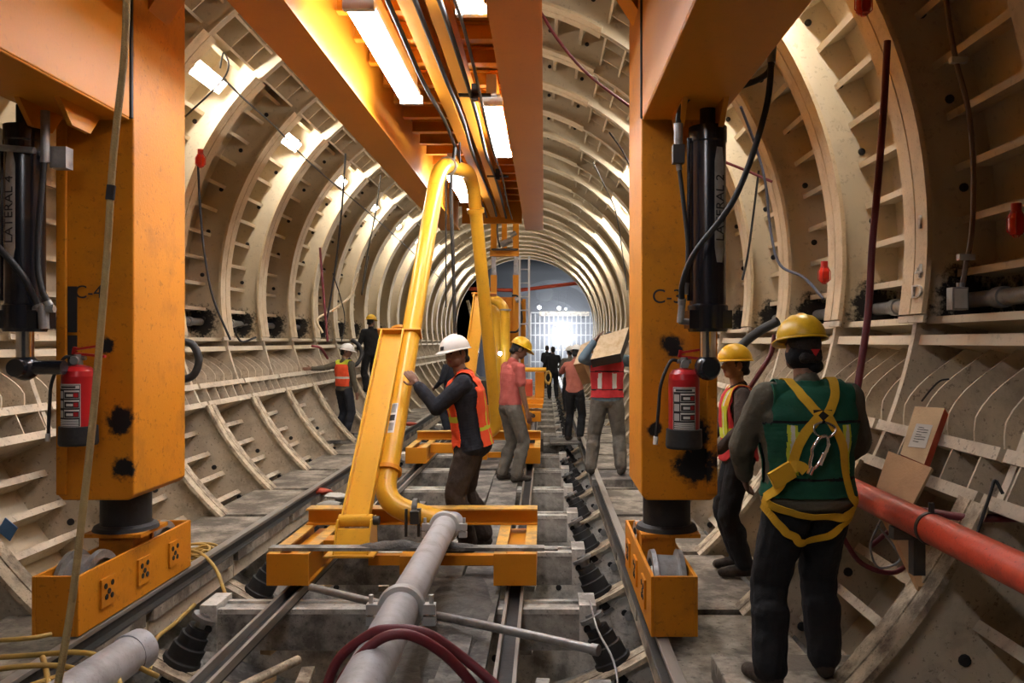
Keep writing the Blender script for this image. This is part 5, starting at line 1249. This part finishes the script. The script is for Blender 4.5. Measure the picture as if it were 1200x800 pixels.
# --- worker in profile behind the right leg
loc = (1.575, 6.72, -.075); hd = 88
J = person('worker in yellow helmet and yellow-striped vest standing in profile behind the right leg', loc, hd, 'dark_brown', 'black_cloth', 'skin_light', .008, 1.02, hy=R(5), hp=.0, hands=((-.22, .20, 1.0), (.22, .22, 1.0)), poles=((-1, -.6, 0), (1, -.6, 0)), bulk=1.12, hem=.88)
hard_hat('hard_hat', 'helmet_yellow', J['Hc'], J['HR'], J['o'])
def keep(g, x, y, z): return g == 'torso' and .9 < z < 1.48 and (abs(x) < .155) and (abs(y) > .05 or z > 1.36)
def mat(x, y, z):
    if 0.06 < abs(x) < .13 and z > 1.05: return 1 if .08 < abs(x) < .105 else 2
    return 2 if 1.08 < z < 1.16 else 0
garment(J, 'safety_vest', ['vest_red', 'reflect', 'lime'], keep, mat)
T = J['T']
ribbon(J, 'harness_strap', 'strap_yellow', [T(-.12, .12, 1.30), T(-.12, .02, 1.48), T(-.11, -.1, 1.42), T(-.05, -.15, 1.28)], .045)
ribbon(J, 'harness_strap', 'lime', [T(-.13, .14, 1.34), T(-.14, .15, 1.2), T(-.14, .15, 1.05)], .04)

# --- man in the pink shirt
loc = (-.46, 11.1, -.07); hd = -62
K = person('man in yellow helmet, pink t-shirt and muddy jeans looking down by the pipe', loc, hd, 'pink', 'mud_cloth', 'skin', .008, 1.08, lean=.08, hp=.38, hy=R(-8), sleeve='short', hands=((-.25, .10, .88), (.24, .12, .86)), poles=((-.4, -1, 0), (.4, -1, 0)), feet=((-.12, -.03), (.14, .04)), bulk=1.12, hem=.93)
hard_hat('hard_hat', 'helmet_yellow', K['Hc'], K['HR'], K['o'])

# --- man with a board on his shoulder
loc = (.84, 11.1, .02); hd = -4
hL = to_local(loc, hd, at(697, 400, 10.85), 1.09); hR = to_local(loc, hd, at(731, 418, 11.2), 1.09)
L = person('man in red vest seen from behind carrying a pale board on his shoulder', loc, hd, 'blue_shirt', 'mud_cloth', 'skin', .008, 1.09, lean=.06, hp=.25, hy=R(15), hr=.25, hands=(tuple(hL), tuple(hR)), poles=((-.8, -.2, -1), (1, -.4, -1)), palm=(v3(1, 0, .3), v3(-1, 0, 0)), curl=(.3, .4), feet=((-.20, .0), (.17, -.02)), toes=(.2, -.2), bulk=1.22, hem=.9)
def keep(g, x, y, z): return g == 'torso' and .94 < z < 1.47 and abs(x) < .19 and (abs(y) > .04 or z > 1.36)
def mat(x, y, z):
    if y < 0:
        if .06 < abs(x) < .105 and 1.05 < z < 1.24: return 1
        if abs(z - 1.26) < .006 or abs(z - 1.04) < .006: return 2
    return 0
garment(L, 'safety_vest', ['vest_red', 'reflect', 'piping_black'], keep, mat)
slab([at(703, 394, 10.75), at(737, 383, 10.75), at(727, 414, 10.6), at(692, 421, 10.6)], .22, 'wooden_board', ['osb', 'steel_dark'], 'wide pale board carried on the shoulder of the red-vested man', 'board')
slab([at(681, 404, 12.6), at(691, 399, 12.6), at(683, 425, 12.5), at(672, 427, 12.5)], .9, 'wooden_board', ['osb', 'plywood'], 'narrow pale board carried by the worker in the orange shirt', 'board')
loc = (.56, 15.5, -.055)
for (nm_, xa, xb, ya, yb, zt, lb) in (('plank', .1, .95, 15.1, 16.0, -.055, 'short dirty plank under the worker in the orange shirt'), ('plank', .62, 1.15, 10.7, 11.5, .015, 'pale muddy board under the boots of the red-vested man')):
    m = MB(); m.box(xa, xb, ya, yb, -.085 if zt < 0 else -.08, zt); tag(m.build('standing_board', ['deck'], None, (xa, ya, -.08)), lb, nm_)
Mm = person('worker in orange shirt and dark trousers carrying the narrow board, farther away', loc, -20, 'orange_shirt', 'black_cloth', 'skin', .012, 1.0, lean=.12, hp=.2, hands=((-.15, .25, 1.45), (.25, .30, 1.45)), poles=((-1, -.4, -1), (1, -.4, -1)), curl=(.3, .3), bulk=1.05)
hard_hat('hard_hat', 'helmet_white', Mm['Hc'], Mm['HR'], Mm['o'])

# --- worker with the white cap at the left wall
loc = (-3.85, 15.9, -.03); hd = -30
hL = to_local(loc, hd, at(358, 432, 15.6)); 
Nn = person('worker in white helmet and red-orange vest reaching to the left wall', loc, hd, 'olive', 'navy', 'skin', .009, .99, lean=.02, hp=.15, hy=R(-58), hands=(tuple(hL), (.28, .05, .82)), poles=((0, -.6, -1), (.5, -1, 0)), palm=((.0, 1, 0), None), curl=(.2, .4), feet=((-.12, .02), (.12, -.04)), bulk=1.08, hem=.9)
hard_hat('hard_hat', 'helmet_white', Nn['Hc'], Nn['HR'], Nn['o'])
def keep(g, x, y, z): return g == 'torso' and .98 < z < 1.48 and abs(x) < .165 and (abs(y) > .03 or z > 1.38 or abs(x) < .1)
def mat(x, y, z): return 1 if 1.13 < z < 1.17 else (2 if z > 1.40 and y < .03 else 0)
garment(Nn, 'safety_vest', ['vest_orange', 'reflect', 'lime'], keep, mat)
# ledge and small platform under him and under the dark-clothed worker
m = MB(); m.box(-4.35, -3.45, 15.3, 16.6, -.09, -.03); m.box(-4.3, -4.2, 15.4, 15.5, -.5, -.09); m.box(-3.6, -3.5, 15.4, 15.5, -.16, -.09); tag(m.build('standing_board', ['deck'], None, (-3.9, 16, -.09)), 'short dirty board under the worker at the left wall', 'plank')
loc = (-4.05, 19.3, .62)
Oo = person('worker in yellow helmet and dark clothes standing high against the left wall', loc, 40, 'black_cloth', 'black_cloth', 'skin', .012, 1.0, hp=.1, hy=R(-60), hands=((-.2, .25, 1.0), (.2, .2, 1.0)), bulk=1.1, hem=.85)
hard_hat('hard_hat', 'helmet_yellow', Oo['Hc'], Oo['HR'], Oo['o'])
m = MB(); m.box(-4.45, -3.6, 18.8, 19.9, .56, .61); m.box(-4.4, -4.3, 18.9, 19.0, 0.0, .56); m.box(-3.75, -3.65, 18.9, 19.0, -.15, .56); tag(m.build('work_platform', ['deck'], None, (-4, 19.3, .56)), 'small dark platform under the dark-clothed worker', 'platform')
# --- distant figures against the light
for (px, Y, h_, lab) in ((648, 27, 10, 'dark distant worker left of the glaring light, nearer of the pair'), (641, 33, -30, 'dark distant worker left of the glaring light, farther of the pair')):
    q = at(px, 400, Y); person(lab, (q.x, Y, -.07), h_, 'black_cloth', 'black_cloth', 'skin', .016, .97, hands=((-.2, .25, 1.0), (.2, .2, 1.05)), bulk=1.1, fingers=False)
q = at(668, 400, 22); Pp = person('distant worker in dark clothes near the right rail, under the glaring light', (q.x, 22, -.07), 20, 'mud_cloth', 'black_cloth', 'skin', .016, .97, hands=((-.2, .25, 1.0), (.2, .2, 1.05)), bulk=1.1, fingers=False)
hard_hat('hard_hat', 'helmet_white', Pp['Hc'], Pp['HR'], Pp['o'])
q = at(553, 400, 14.6); Qq = person('worker in white helmet mostly hidden behind the man holding the pipe', (q.x - .55, 16.2, -.07), 60, 'navy', 'navy', 'skin', .014, .97, hands=((-.2, .25, 1.0), (.2, .2, 1.05)), bulk=1.1, fingers=False)
hard_hat('hard_hat', 'helmet_white', Qq['Hc'], Qq['HR'], Qq['o'])
EXPOSURE = 1.42
# ------------------------------------------------------------------ light and view
w = bpy.data.worlds.new('world'); sc.world = w; w.use_nodes = True
w.node_tree.nodes['Background'].inputs[0].default_value = (.05, .05, .06, 1)
w.node_tree.nodes['Background'].inputs[1].default_value = .3
sc.view_settings.view_transform = 'Standard'; sc.view_settings.look = 'None'
sc.view_settings.gamma = 1; sc.view_settings.use_curve_mapping = False
sc.view_settings.exposure = EXPOSURE
sc.cycles.max_bounces = 6; sc.cycles.diffuse_bounces = 4; sc.cycles.use_denoising = True; sc.cycles.sample_clamp_indirect = 5.0
